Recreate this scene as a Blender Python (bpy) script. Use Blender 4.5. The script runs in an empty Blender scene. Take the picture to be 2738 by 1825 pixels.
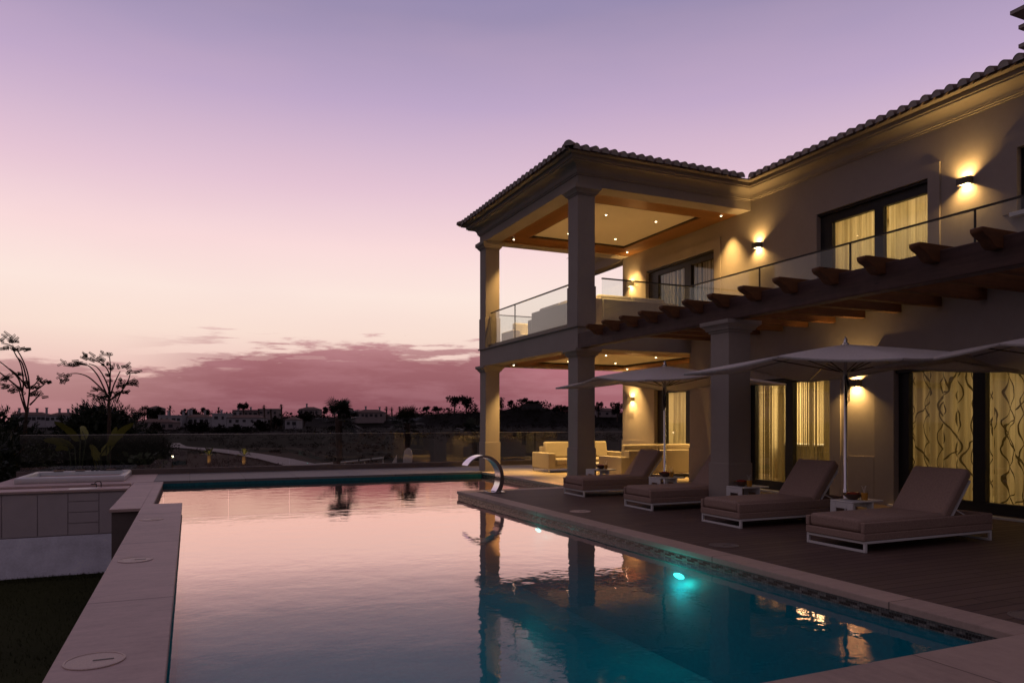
import bpy, bmesh, math, random
from mathutils import Vector, Matrix, noise as mnoise
random.seed(7)
PI = math.pi
S = bpy.context.scene
COL = S.collection
def rad(a): return math.radians(a)
def srgb(r, g, b, a=1.0):
    f = lambda c: (c/255/12.92) if c/255 <= 0.04045 else ((c/255+0.055)/1.055)**2.4
    return (f(r), f(g), f(b), a)

# ------------------------------------------------------------------ camera frame (used only to read bearings)
CF, CYAW, CH = 1942.0, rad(23.92), 1.6           # focal in px of a 2738 px wide frame, yaw, eye height
CS, CC = math.sin(CYAW), math.cos(CYAW)
def bearing(u, dist):
    """plan point at forward distance dist seen under the bearing of column u"""
    a = (u-1369)/CF
    return (dist*(CS+a*CC), dist*(CC-a*CS))
def height(v, dist): return CH-(v-1128.6)*dist/CF

# ------------------------------------------------------------------ materials
def newmat(name):
    m = bpy.data.materials.new(name); m.use_nodes = True
    nt = m.node_tree; nt.nodes.clear()
    out = nt.nodes.new('ShaderNodeOutputMaterial')
    return m, nt, out
def N(nt, t, **kw):
    n = nt.nodes.new(t)
    for k, v in kw.items():
        if k.startswith('in_'):
            key = k[3:]
            key = int(key) if key.isdigit() else key.replace('_', ' ')
            n.inputs[key].default_value = v
        else: setattr(n, k, v)
    return n
def L(nt, a, b): nt.links.new(a, b)
def math_(nt, op, a, b=None, clamp=False):
    n = nt.nodes.new('ShaderNodeMath'); n.operation = op; n.use_clamp = clamp
    for i, x in enumerate((a, b)):
        if x is None: continue
        if isinstance(x, (int, float)): n.inputs[i].default_value = x
        else: L(nt, x, n.inputs[i])
    return n.outputs[0]
def mixc(nt, fac, a, b, mode='MIX'):
    n = nt.nodes.new('ShaderNodeMix'); n.data_type = 'RGBA'; n.blend_type = mode
    for s, x in ((n.inputs['Factor'], fac), (n.inputs['A'], a), (n.inputs['B'], b)):
        if isinstance(x, (int, float, tuple)): s.default_value = x
        else: L(nt, x, s)
    return n.outputs['Result']
def sstep(nt, x, lo, hi):
    n = nt.nodes.new('ShaderNodeMapRange'); n.interpolation_type = 'SMOOTHSTEP'
    L(nt, x, n.inputs['Value']); n.inputs['From Min'].default_value = lo; n.inputs['From Max'].default_value = hi
    return n.outputs['Result']
def ramp(nt, x, stops):
    n = nt.nodes.new('ShaderNodeValToRGB'); e = n.color_ramp.elements
    while len(e) < len(stops): e.new(0.5)
    for i, (p, c) in enumerate(stops):
        e[i].position = p; e[i].color = c
    L(nt, x, n.inputs[0]); return n.outputs[0]
def coords(nt, kind='Object'): return nt.nodes.new('ShaderNodeTexCoord').outputs[kind]
def noise(nt, vec, scale, detail=4, rough=0.55):
    n = N(nt, 'ShaderNodeTexNoise', in_Scale=scale, in_Detail=detail, in_Roughness=rough)
    if vec is not None: L(nt, vec, n.inputs['Vector'])
    return n.outputs['Fac']
def mapping(nt, vec, scale=(1, 1, 1), rot=(0, 0, 0)):
    n = nt.nodes.new('ShaderNodeMapping'); n.inputs['Scale'].default_value = scale; n.inputs['Rotation'].default_value = rot
    L(nt, vec, n.inputs['Vector']); return n.outputs[0]
def bump(nt, h, strength=0.2, dist=0.01):
    n = N(nt, 'ShaderNodeBump', in_Strength=strength, in_Distance=dist); L(nt, h, n.inputs['Height']); return n.outputs[0]
def principled(nt, out, col=None, rough=0.6, metal=0.0, spec=0.5, normal=None):
    p = N(nt, 'ShaderNodeBsdfPrincipled', in_Roughness=rough, in_Metallic=metal)
    p.inputs['Specular IOR Level'].default_value = spec
    if col is not None:
        if isinstance(col, tuple): p.inputs['Base Color'].default_value = col
        else: L(nt, col, p.inputs['Base Color'])
    if normal is not None: L(nt, normal, p.inputs['Normal'])
    L(nt, p.outputs[0], out.inputs['Surface']); return p
def c4(r, g=None, b=None): return (r, r if g is None else g, r if b is None else b, 1.0)
def scale_c(c, k): return (c[0]*k, c[1]*k, c[2]*k, 1.0)

def mottled(name, c, var=0.18, scale=3.0, rough=0.7, bscale=60, bstr=0.15, spec=0.3, metal=0.0):
    m, nt, out = newmat(name); co = coords(nt)
    f = noise(nt, co, scale, 5)
    f2 = noise(nt, co, scale*9, 3)
    f = math_(nt, 'ADD', math_(nt, 'MULTIPLY', f, 0.7), math_(nt, 'MULTIPLY', f2, 0.3))
    col = ramp(nt, f, [(0.3, scale_c(c, 1-var)), (0.7, scale_c(c, 1+var))])
    nb = bump(nt, noise(nt, co, bscale, 4), bstr, 0.01)
    principled(nt, out, col, rough, metal, spec, nb); return m

M = {}
M['plaster'] = mottled('plaster', c4(0.32, 0.275, 0.24), 0.07, 1.2, 0.85, 90, 0.22, 0.15)
M['ceiling_plaster'] = mottled('ceiling_plaster', c4(0.62, 0.56, 0.47), 0.04, 0.8, 0.9, 70, 0.06, 0.1)
M['white_paint'] = mottled('white_paint', c4(0.60, 0.59, 0.57), 0.05, 4, 0.45, 40, 0.03)
M['tile_clay'] = mottled('tile_clay', c4(0.21, 0.155, 0.13), 0.3, 4, 0.85, 50, 0.3, 0.15)
M['mortar'] = mottled('mortar', c4(0.36, 0.32, 0.29), 0.15, 6, 0.9, 50, 0.3, 0.1)
M['dark_metal'] = mottled('dark_metal', c4(0.022, 0.02, 0.019), 0.2, 6, 0.4, 80, 0.03)
M['bronze'] = mottled('bronze', c4(0.10, 0.085, 0.065), 0.2, 6, 0.45, 80, 0.05)
M['fabric_taupe'] = None
M['black'] = mottled('black', c4(0.012), 0.2, 6, 0.5, 60, 0.05)
M['undergrowth'] = mottled('undergrowth', c4(0.018, 0.014, 0.011), 0.5, 0.05, 0.95, 3, 0.1, 0.0)
M['far_leaf'] = mottled('far_leaf', c4(0.022, 0.02, 0.016), 0.45, 0.3, 0.95, 3, 0.1, 0.0)
M['leaf'] = mottled('leaf', c4(0.035, 0.05, 0.02), 0.4, 1.5, 0.55, 20, 0.1, 0.3)
M['leaf_dark'] = mottled('leaf_dark', c4(0.02, 0.028, 0.014), 0.4, 1.5, 0.55, 20, 0.1, 0.2)
M['banana_leaf'] = mottled('banana_leaf', c4(0.17, 0.17, 0.03), 0.3, 2.0, 0.45, 30, 0.15, 0.3)
M['bark'] = mottled('bark', c4(0.07, 0.05, 0.04), 0.3, 6, 0.9, 40, 0.5, 0.1)
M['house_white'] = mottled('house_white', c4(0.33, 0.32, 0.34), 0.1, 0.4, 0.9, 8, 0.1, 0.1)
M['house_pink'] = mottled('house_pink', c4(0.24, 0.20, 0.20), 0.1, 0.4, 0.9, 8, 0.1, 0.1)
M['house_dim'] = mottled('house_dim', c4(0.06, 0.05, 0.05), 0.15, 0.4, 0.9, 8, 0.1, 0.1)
M['house_roof'] = mottled('house_roof', c4(0.17, 0.115, 0.10), 0.2, 0.8, 0.9, 6, 0.3, 0.1)
M['far_glass'] = mottled('far_glass', c4(0.03, 0.03, 0.035), 0.2, 1, 0.35, 10, 0.02)
M['asphalt'] = mottled('asphalt', c4(0.34, 0.31, 0.32), 0.12, 0.15, 0.9, 10, 0.2, 0.1)
M['melon'] = mottled('melon', c4(0.30, 0.03, 0.02), 0.3, 30, 0.4, 80, 0.1)
M['juice'] = mottled('juice', c4(0.55, 0.25, 0.03), 0.1, 10, 0.2, 80, 0.02)
M['bowl'] = mottled('bowl', c4(0.10, 0.05, 0.03), 0.2, 10, 0.3, 80, 0.02)
M['block_stone'] = mottled('block_stone', c4(0.84, 0.84, 0.95), 0.22, 2.2, 0.85, 25, 0.5, 0.15)
M['cabinet'] = mottled('cabinet', c4(0.50, 0.44, 0.45), 0.08, 2.5, 0.7, 60, 0.1, 0.25)
M['acrylic'] = mottled('acrylic', c4(0.62, 0.61, 0.62), 0.06, 3, 0.25, 40, 0.02, 0.5)

def metal(name, c, rough):
    m, nt, out = newmat(name); co = coords(nt)
    r = math_(nt, 'ADD', math_(nt, 'MULTIPLY', noise(nt, co, 40, 3), 0.15), rough-0.07)
    p = principled(nt, out, c, rough, 1.0); L(nt, r, p.inputs['Roughness']); return m
M['steel'] = metal('steel', c4(0.62, 0.6, 0.6), 0.16)
M['satin_steel'] = metal('satin_steel', c4(0.5, 0.48, 0.46), 0.32)

def woven(name, c):
    m, nt, out = newmat(name); co = coords(nt)
    a = N(nt, 'ShaderNodeTexWave', in_Scale=55.0, in_Distortion=1.5, wave_type='BANDS', bands_direction='Y'); L(nt, co, a.inputs['Vector'])
    b = N(nt, 'ShaderNodeTexWave', in_Scale=55.0, in_Distortion=1.5, wave_type='BANDS', bands_direction='DIAGONAL'); L(nt, co, b.inputs['Vector'])
    w = math_(nt, 'MULTIPLY', a.outputs['Fac'], b.outputs['Fac'])
    f = math_(nt, 'ADD', math_(nt, 'MULTIPLY', w, 0.35), math_(nt, 'MULTIPLY', noise(nt, co, 45, 4, 0.7), 0.65))
    col = ramp(nt, f, [(0.22, scale_c(c, 0.72)), (0.62, scale_c(c, 1.22))])
    nb = bump(nt, math_(nt, 'ADD', f, math_(nt, 'MULTIPLY', noise(nt, co, 4, 3), 1.2)), 0.35, 0.01)
    principled(nt, out, col, 0.95, 0, 0.1, nb); return m
M['fabric_taupe'] = woven('fabric_taupe', c4(0.33, 0.23, 0.185))
M['fabric_sand'] = woven('fabric_sand', c4(0.36, 0.31, 0.24))
M['fabric_white'] = woven('fabric_white', c4(0.52, 0.49, 0.46))

def canopy_mat():
    m, nt, out = newmat('canopy_cloth'); co = coords(nt)
    f = noise(nt, co, 25, 5)
    col = ramp(nt, f, [(0.3, c4(0.72, 0.67, 0.64)), (0.7, c4(0.82, 0.77, 0.74))])
    nb = bump(nt, math_(nt, 'ADD', noise(nt, co, 3, 2), math_(nt, 'MULTIPLY', f, 0.2)), 0.25, 0.03)
    d = N(nt, 'ShaderNodeBsdfDiffuse'); L(nt, col, d.inputs['Color']); L(nt, nb, d.inputs['Normal'])
    t = N(nt, 'ShaderNodeBsdfTranslucent'); L(nt, col, t.inputs['Color'])
    mx = N(nt, 'ShaderNodeMixShader', in_0=0.32); L(nt, d.outputs[0], mx.inputs[1]); L(nt, t.outputs[0], mx.inputs[2])
    L(nt, mx.outputs[0], out.inputs['Surface']); return m
M['canopy'] = canopy_mat()

def planks(name, c, pitch, axis, gap=0.05, var=0.2, rough=0.6, gapdark=0.25, grain=40, length=0.0, spec=0.3, other='X'):
    """boards laid along one axis; axis = the axis across the boards"""
    m, nt, out = newmat(name); co = coords(nt)
    sx = N(nt, 'ShaderNodeSeparateXYZ'); L(nt, co, sx.inputs[0])
    t = math_(nt, 'DIVIDE', sx.outputs[axis], pitch)
    idx = math_(nt, 'FLOOR', t); fr = math_(nt, 'FRACT', t)
    wn = N(nt, 'ShaderNodeTexWhiteNoise', noise_dimensions='1D'); L(nt, idx, wn.inputs['W'])
    along = sx.outputs[other]
    edge = math_(nt, 'MINIMUM', fr, math_(nt, 'SUBTRACT', 1.0, fr))
    g = math_(nt, 'LESS_THAN', edge, gap/2)
    tint = wn.outputs['Value']
    if length:
        al = math_(nt, 'ADD', math_(nt, 'DIVIDE', along, length), math_(nt, 'MULTIPLY', wn.outputs['Value'], 7.3))
        fr2 = math_(nt, 'FRACT', al)
        e2 = math_(nt, 'MINIMUM', fr2, math_(nt, 'SUBTRACT', 1.0, fr2))
        g = math_(nt, 'MAXIMUM', g, math_(nt, 'LESS_THAN', e2, gap/2*pitch/length))
        wn2 = N(nt, 'ShaderNodeTexWhiteNoise', noise_dimensions='2D')
        cb = N(nt, 'ShaderNodeCombineXYZ'); L(nt, idx, cb.inputs[0]); L(nt, math_(nt, 'FLOOR', al), cb.inputs[1]); L(nt, cb.outputs[0], wn2.inputs['Vector'])
        tint = wn2.outputs['Value']
    sc = {'X': (1, grain, grain), 'Y': (grain, 1, grain), 'Z': (grain, grain, 1)}[other]
    gr = noise(nt, mapping(nt, co, sc), 1.0, 5, 0.6)
    big = noise(nt, co, 1.3, 4)
    f = math_(nt, 'ADD', math_(nt, 'ADD', math_(nt, 'MULTIPLY', tint, 0.35), math_(nt, 'MULTIPLY', gr, 0.4)), math_(nt, 'MULTIPLY', big, 0.3))
    col = ramp(nt, f, [(0.25, scale_c(c, 1-var)), (0.8, scale_c(c, 1+var))])
    col = mixc(nt, g, col, scale_c(c, gapdark))
    h = math_(nt, 'SUBTRACT', math_(nt, 'MULTIPLY', gr, 0.2), g)
    nb = bump(nt, h, 0.4, 0.006)
    principled(nt, out, col, rough, 0, spec, nb); return m
M['deck_wood'] = planks('deck_wood', c4(0.115, 0.072, 0.058), 0.145, 'Y', 0.075, 0.2, 0.65, 0.18, 30, 2.6)
M['terrace_plank'] = planks('terrace_plank', c4(0.36, 0.285, 0.195), 0.27, 'Y', 0.03, 0.16, 0.55, 0.4, 18, 1.5)
M['far_tile'] = planks('far_tile', c4(0.20, 0.175, 0.17), 1.45, 'X', 0.008, 0.12, 0.6, 0.35, 6, 0, 0.3, 'Y')
M['soffit_wood'] = planks('soffit_wood', c4(0.24, 0.105, 0.03), 0.10, 'Y', 0.07, 0.25, 0.32, 0.25, 30, 0, 0.45)
M['soffit_wood_x'] = planks('soffit_wood_x', c4(0.24, 0.105, 0.03), 0.10, 'X', 0.07, 0.25, 0.32, 0.25, 30, 0, 0.45, 'Y')

def timber(name, c, other, rough=0.65):
    m, nt, out = newmat(name); co = coords(nt)
    sc = {'X': (1.2, 14, 14), 'Y': (14, 1.2, 14)}[other]
    gr = noise(nt, mapping(nt, co, sc), 1.0, 7, 0.65)
    n2 = noise(nt, co, 5, 4)
    vo = N(nt, 'ShaderNodeTexVoronoi', in_Scale=2.2); L(nt, mapping(nt, co, {'X': (.6, 2.5, 2.5), 'Y': (2.5, .6, 2.5)}[other]), vo.inputs['Vector'])
    knot = sstep(nt, vo.outputs['Distance'], 0.10, 0.03)
    f = math_(nt, 'ADD', math_(nt, 'MULTIPLY', gr, 0.7), math_(nt, 'MULTIPLY', n2, 0.3))
    col = ramp(nt, f, [(0.3, scale_c(c, 0.6)), (0.7, scale_c(c, 1.4))])
    col = mixc(nt, math_(nt, 'MULTIPLY', knot, 0.8), col, scale_c(c, 0.25))
    principled(nt, out, col, rough, 0, 0.3, bump(nt, f, 0.4, 0.01)); return m
M['beam_wood'] = timber('beam_wood', c4(0.075, 0.040, 0.032), 'Y')
M['rafter_wood'] = timber('rafter_wood', c4(0.13, 0.052, 0.018), 'X')

def stone_slab(name, c, joint=1.6, axis='Y', joff=0.0):
    m, nt, out = newmat(name); co = coords(nt)
    sx = N(nt, 'ShaderNodeSeparateXYZ'); L(nt, co, sx.inputs[0])
    t = math_(nt, 'ADD', math_(nt, 'DIVIDE', sx.outputs[axis], joint), joff)
    fr = math_(nt, 'FRACT', t)
    g = math_(nt, 'LESS_THAN', math_(nt, 'MINIMUM', fr, math_(nt, 'SUBTRACT', 1.0, fr)), 0.0035)
    wn = N(nt, 'ShaderNodeTexWhiteNoise', noise_dimensions='1D'); L(nt, math_(nt, 'FLOOR', t), wn.inputs['W'])
    a = noise(nt, co, 1.6, 6, 0.65); b = noise(nt, co, 18, 5, 0.7)
    vein = noise(nt, mapping(nt, co, (1.0, 5, 5) if axis == 'Y' else (5, 1.0, 5)), 2.2, 7, 0.7)
    f = math_(nt, 'ADD', math_(nt, 'ADD', math_(nt, 'MULTIPLY', a, 0.35), math_(nt, 'MULTIPLY', b, 0.2)), math_(nt, 'ADD', math_(nt, 'MULTIPLY', vein, 0.35), math_(nt, 'MULTIPLY', wn.outputs['Value'], 0.1)))
    col = ramp(nt, f, [(0.32, scale_c(c, 0.74)), (0.5, c), (0.68, scale_c(c, 1.2))])
    spots = N(nt, 'ShaderNodeTexVoronoi', in_Scale=7.0); L(nt, co, spots.inputs['Vector'])
    sp = sstep(nt, spots.outputs['Distance'], 0.035, 0.015)
    col = mixc(nt, math_(nt, 'MULTIPLY', sp, 0.5), col, scale_c(c, 0.35))
    col = mixc(nt, g, col, scale_c(c, 0.45))
    principled(nt, out, col, 0.62, 0, 0.3, bump(nt, math_(nt, 'SUBTRACT', b, g), 0.15, 0.004)); return m
M['ledge_stone'] = stone_slab('ledge_stone', c4(0.51, 0.375, 0.345), 3.45, 'Y', 0.47)
M['coping_stone'] = stone_slab('coping_stone', c4(0.45, 0.325, 0.265), 2.4, 'Y', 0.1)
M['coping_stone_x'] = stone_slab('coping_stone_x', c4(0.45, 0.325, 0.265), 2.4, 'X', 0.1)
M['wall_stone'] = mottled('wall_stone', c4(0.15, 0.12, 0.11), 0.15, 2, 0.8, 30, 0.2)

def mosaic(name, axis):
    """waterline mosaic: small pale tiles with a chain of dark ones"""
    m, nt, out = newmat(name); co = coords(nt)
    sx = N(nt, 'ShaderNodeSeparateXYZ'); L(nt, co, sx.inputs[0])
    p = 0.026
    a = math_(nt, 'DIVIDE', sx.outputs[axis], p); b = math_(nt, 'DIVIDE', math_(nt, 'ADD', sx.outputs['Z'], 1.0), p)
    ia, ib = math_(nt, 'FLOOR', a), math_(nt, 'FLOOR', b)
    fa, fb = math_(nt, 'FRACT', a), math_(nt, 'FRACT', b)
    e = math_(nt, 'MINIMUM', math_(nt, 'MINIMUM', fa, math_(nt, 'SUBTRACT', 1.0, fa)), math_(nt, 'MINIMUM', fb, math_(nt, 'SUBTRACT', 1.0, fb)))
    g = math_(nt, 'LESS_THAN', e, 0.08)
    cb = N(nt, 'ShaderNodeCombineXYZ'); L(nt, ia, cb.inputs[0]); L(nt, ib, cb.inputs[1])
    wn = N(nt, 'ShaderNodeTexWhiteNoise', noise_dimensions='2D'); L(nt, cb.outputs[0], wn.inputs['Vector'])
    pale = ramp(nt, wn.outputs['Value'], [(0.0, c4(0.10, 0.10, 0.095)), (1.0, c4(0.22, 0.21, 0.19))])
    k = math_(nt, 'FLOORED_MODULO', ia, 9.0)
    up = math_(nt, 'MULTIPLY', math_(nt, 'LESS_THAN', k, 4.5), math_(nt, 'COMPARE', ib, 34.0))
    k2 = math_(nt, 'FLOORED_MODULO', math_(nt, 'ADD', ia, 6.0), 9.0)
    lo = math_(nt, 'MULTIPLY', math_(nt, 'LESS_THAN', k2, 4.5), math_(nt, 'COMPARE', ib, 33.0))
    for n_ in (up, lo): pass
    dk = math_(nt, 'MAXIMUM', up, lo)
    col = mixc(nt, dk, pale, c4(0.010, 0.009, 0.009))
    col = mixc(nt, g, col, c4(0.07, 0.07, 0.065))
    principled(nt, out, col, 0.25, 0, 0.5, bump(nt, math_(nt, 'SUBTRACT', 1.0, g), 0.2, 0.002)); return m
M['mosaic_y'] = mosaic('mosaic_y', 'Y'); M['mosaic_x'] = mosaic('mosaic_x', 'X')
def pool_tile():
    m, nt, out = newmat('pool_tile'); co = coords(nt)
    vo = N(nt, 'ShaderNodeTexVoronoi', in_Scale=26.0, distance='CHEBYCHEV', feature='F1', in_Randomness=0.0); L(nt, co, vo.inputs['Vector'])
    rnd = N(nt, 'ShaderNodeSeparateColor'); L(nt, vo.outputs['Color'], rnd.inputs[0])
    f = math_(nt, 'ADD', math_(nt, 'MULTIPLY', rnd.outputs[0], 0.6), math_(nt, 'MULTIPLY', noise(nt, co, 1.5, 4), 0.4))
    col = ramp(nt, f, [(0.1, c4(0.006, 0.11, 0.135)), (0.9, c4(0.012, 0.17, 0.20))])
    principled(nt, out, col, 0.4, 0, 0.3); return m
M['pool_tile'] = pool_tile()

def fresnel(nt, ior, normal=None):
    """Fresnel factor that is the same from both sides of a pane"""
    g = nt.nodes.new('ShaderNodeNewGeometry')
    i = math_(nt, 'ADD', ior, math_(nt, 'MULTIPLY', g.outputs['Backfacing'], 1/ior-ior))
    fr = nt.nodes.new('ShaderNodeFresnel'); L(nt, i, fr.inputs['IOR'])
    if normal is not None: L(nt, normal, fr.inputs['Normal'])
    return fr.outputs[0]
def water_mat():
    m, nt, out = newmat('pool_water'); co = coords(nt)
    sx = N(nt, 'ShaderNodeSeparateXYZ'); L(nt, co, sx.inputs[0])
    n1 = noise(nt, mapping(nt, co, (1.0, 1.0, 1.0)), 2.3, 3, 0.5)
    n2 = noise(nt, mapping(nt, co, (1.4, 2.2, 1.0)), 7.0, 2, 0.5)
    # a narrow line of ripples crossing the pool in front of the deck corner
    wob = math_(nt, 'MULTIPLY', math_(nt, 'SUBTRACT', noise(nt, co, 0.9, 2), 0.5), 0.5)
    d = math_(nt, 'ABSOLUTE', math_(nt, 'ADD', math_(nt, 'SUBTRACT', sx.outputs['Y'], 14.55), wob))
    band = sstep(nt, d, 0.16, 0.02)
    rip = math_(nt, 'MULTIPLY', noise(nt, mapping(nt, co, (3, 9, 1)), 4.0, 2), band)
    h = math_(nt, 'ADD', math_(nt, 'ADD', n1, math_(nt, 'MULTIPLY', n2, 0.12)), math_(nt, 'MULTIPLY', rip, 0.35))
    nb = bump(nt, h, 0.07, 0.05)
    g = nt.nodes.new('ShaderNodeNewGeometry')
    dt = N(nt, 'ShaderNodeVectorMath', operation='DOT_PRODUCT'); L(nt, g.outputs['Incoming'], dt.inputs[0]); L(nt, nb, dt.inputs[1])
    fr = ramp(nt, math_(nt, 'ABSOLUTE', dt.outputs['Value']), [(0.0, c4(1.0)), (0.08, c4(0.98)), (0.115, c4(0.96)), (0.178, c4(0.76)), (0.21, c4(0.45)), (0.245, c4(0.23)), (0.30, c4(0.11)), (0.42, c4(0.05)), (1.0, c4(0.02))])  # reflectivity by view angle shaped by hand, steeper than real water
    gl = N(nt, 'ShaderNodeBsdfGlossy', in_Roughness=0.012); gl.inputs['Color'].default_value = (1, 0.74, 0.70, 1); L(nt, nb, gl.inputs['Normal'])  # pink cast of the reflections put into the gloss colour
    tr = N(nt, 'ShaderNodeBsdfTransparent'); tr.inputs['Color'].default_value = (0.38, 0.90, 0.92, 1)
    mx = N(nt, 'ShaderNodeMixShader'); df = N(nt, 'ShaderNodeBsdfDiffuse'); df.inputs['Color'].default_value = (0.002, 0.50, 0.68, 1)    # light scattered back by the water itself
    bd = N(nt, 'ShaderNodeMixShader', in_0=0.22); L(nt, tr.outputs[0], bd.inputs[1]); L(nt, df.outputs[0], bd.inputs[2])
    L(nt, fr, mx.inputs[0]); L(nt, bd.outputs[0], mx.inputs[1]); L(nt, gl.outputs[0], mx.inputs[2])
    L(nt, mx.outputs[0], out.inputs['Surface']); return m
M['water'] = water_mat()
def glass_mat(name, ior, tint):
    m, nt, out = newmat(name); co = coords(nt)
    fr = fresnel(nt, ior)
    gl = N(nt, 'ShaderNodeBsdfGlossy', in_Roughness=0.0); gl.inputs['Color'].default_value = (1, 1, 1, 1)
    nb = bump(nt, noise(nt, co, 0.8, 2), 0.02, 0.05); L(nt, nb, gl.inputs['Normal'])
    tr = N(nt, 'ShaderNodeBsdfTransparent'); tr.inputs['Color'].default_value = tint
    mx = N(nt, 'ShaderNodeMixShader'); L(nt, fr, mx.inputs[0]); L(nt, tr.outputs[0], mx.inputs[1]); L(nt, gl.outputs[0], mx.inputs[2])
    L(nt, mx.outputs[0], out.inputs['Surface']); return m
M['glass'] = glass_mat('glass', 1.5, (0.93, 0.95, 0.94, 1))
M['fence_glass'] = glass_mat('fence_glass', 1.6, (0.90, 0.90, 0.87, 1))
M['clear_glass'] = glass_mat('clear_glass', 1.3, (0.97, 0.98, 0.97, 1))

def emit(name, c, s):
    m, nt, out = newmat(name); e = N(nt, 'ShaderNodeEmission', in_Strength=s); e.inputs['Color'].default_value = c
    L(nt, e.outputs[0], out.inputs['Surface']); return m
WARM = (1.0, 0.60, 0.19); WARMC = (1.0, 0.72, 0.38, 1)
M['bulb'] = emit('bulb', (1.0, 0.80, 0.50, 1), 14.0)
M['lamp_bulb'] = emit('lamp_bulb', (1.0, 0.82, 0.52, 1), 9.0)
M['pool_lens'] = emit('pool_lens', (0.10, 1.0, 0.90, 1), 9.0)
def frosted():
    m, nt, out = newmat('frosted_lens'); e = N(nt, 'ShaderNodeEmission', in_Strength=5.0); e.inputs['Color'].default_value = (1.0, 0.82, 0.52, 1)
    tr = nt.nodes.new('ShaderNodeBsdfTransparent'); a = nt.nodes.new('ShaderNodeAddShader'); L(nt, e.outputs[0], a.inputs[0]); L(nt, tr.outputs[0], a.inputs[1]); L(nt, a.outputs[0], out.inputs['Surface']); return m
M['frosted_lens'] = frosted()
M['flame'] = emit('flame', (1.0, 0.62, 0.2, 1), 8.0)

def curtain(name, kind):
    m, nt, out = newmat(name); co = coords(nt)
    sx = N(nt, 'ShaderNodeSeparateXYZ'); L(nt, co, sx.inputs[0])
    fold_shade = noise(nt, mapping(nt, co, (1, 9, 0.15)), 1.0, 4, 0.6)
    base = ramp(nt, fold_shade, [(0.32, c4(0.30, 0.25, 0.155)), (0.5, c4(0.56, 0.48, 0.33)), (0.68, c4(0.78, 0.68, 0.50))])  # light and shade of the folds put into the cloth colour
    alpha = None
    if kind == 'branch':
        dist = math_(nt, 'MULTIPLY', math_(nt, 'SUBTRACT', noise(nt, mapping(nt, co, (1, 2.2, 1.6)), 1.0, 2), 0.5), 0.8)
        wd = math_(nt, 'ADD', 0.010, math_(nt, 'MULTIPLY', noise(nt, co, 3.0, 1), 0.045))
        ln = None
        for pit, k, amp, off in ((0.30, 6.2, 0.27, 0.0), (0.30, 6.2, -0.27, 0.0), (0.52, 4.1, 0.36, 0.37)):
            t_ = math_(nt, 'ADD', math_(nt, 'DIVIDE', sx.outputs['Y'], pit), math_(nt, 'ADD', dist, off))
            col_ = math_(nt, 'FLOOR', t_)
            a_ = math_(nt, 'SUBTRACT', math_(nt, 'FRACT', t_), 0.5)
            ph = math_(nt, 'ADD', math_(nt, 'MULTIPLY', sx.outputs['Z'], k), math_(nt, 'ADD', math_(nt, 'MULTIPLY', col_, 2.1), math_(nt, 'MULTIPLY', dist, 3.0)))
            d_ = math_(nt, 'ABSOLUTE', math_(nt, 'SUBTRACT', a_, math_(nt, 'MULTIPLY', math_(nt, 'SINE', ph), amp)))
            l_ = math_(nt, 'LESS_THAN', d_, wd)
            ln = l_ if ln is None else math_(nt, 'MAXIMUM', ln, l_)
        base = mixc(nt, ln, base, c4(0.06, 0.045, 0.02))
    if kind == 'string':
        s1 = noise(nt, mapping(nt, co, (0, 34, 0.02)), 1.0, 2, 0.6)
        s2 = noise(nt, mapping(nt, co, (0, 4.0, 0.02)), 1.0, 1, 0.5)
        alpha = sstep(nt, math_(nt, 'ADD', math_(nt, 'MULTIPLY', s1, 0.75), math_(nt, 'MULTIPLY', s2, 0.5)), 0.56, 0.62)
        base = c4(0.10, 0.075, 0.04)
    d = N(nt, 'ShaderNodeBsdfDiffuse'); t = N(nt, 'ShaderNodeBsdfTranslucent')
    for s in (d, t):
        if isinstance(base, tuple): s.inputs['Color'].default_value = base
        else: L(nt, base, s.inputs['Color'])
    mx = N(nt, 'ShaderNodeMixShader', in_0=0.6); L(nt, d.outputs[0], mx.inputs[1]); L(nt, t.outputs[0], mx.inputs[2])
    res = mx.outputs[0]
    tr = N(nt, 'ShaderNodeBsdfTransparent')
    m2 = N(nt, 'ShaderNodeMixShader')
    if alpha is not None: L(nt, alpha, m2.inputs[0])
    else: m2.inputs[0].default_value = 0.93
    L(nt, tr.outputs[0], m2.inputs[1]); L(nt, res, m2.inputs[2]); res = m2.outputs[0]
    L(nt, res, out.inputs['Surface']); return m
M['curtain_sheer'] = curtain('curtain_sheer', 'plain')
M['curtain_branch'] = curtain('curtain_branch', 'branch')
M['curtain_string'] = curtain('curtain_string', 'string')
def dim_curtain():
    m, nt, out = newmat('curtain_dim'); co = coords(nt)
    s = noise(nt, mapping(nt, co, (0, 12, 0.03)), 1.0, 2, 0.5)
    col = ramp(nt, s, [(0.45, c4(0.05, 0.045, 0.045)), (0.55, c4(0.55, 0.5, 0.5))])
    principled(nt, out, col, 0.9, 0, 0.1); return m
M['curtain_dim'] = dim_curtain()
M['room'] = mottled('room', c4(0.55, 0.46, 0.30), 0.05, 1, 0.9, 40, 0.03, 0.1)
def grass_mat(name, a, b):
    m, nt, out = newmat(name); co = coords(nt)
    f = math_(nt, 'ADD', math_(nt, 'MULTIPLY', noise(nt, co, 0.35, 5), 0.6), math_(nt, 'MULTIPLY', noise(nt, co, 30, 4), 0.4))
    principled(nt, out, ramp(nt, f, [(0.3, a), (0.7, b)]), 0.95, 0, 0.05, bump(nt, noise(nt, co, 25, 4), 0.6, 0.05)); return m
M['lawn'] = grass_mat('lawn', c4(0.020, 0.024, 0.010), c4(0.05, 0.052, 0.02))
M['ground'] = grass_mat('ground', c4(0.005, 0.0045, 0.003), c4(0.011, 0.009, 0.0065))

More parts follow.
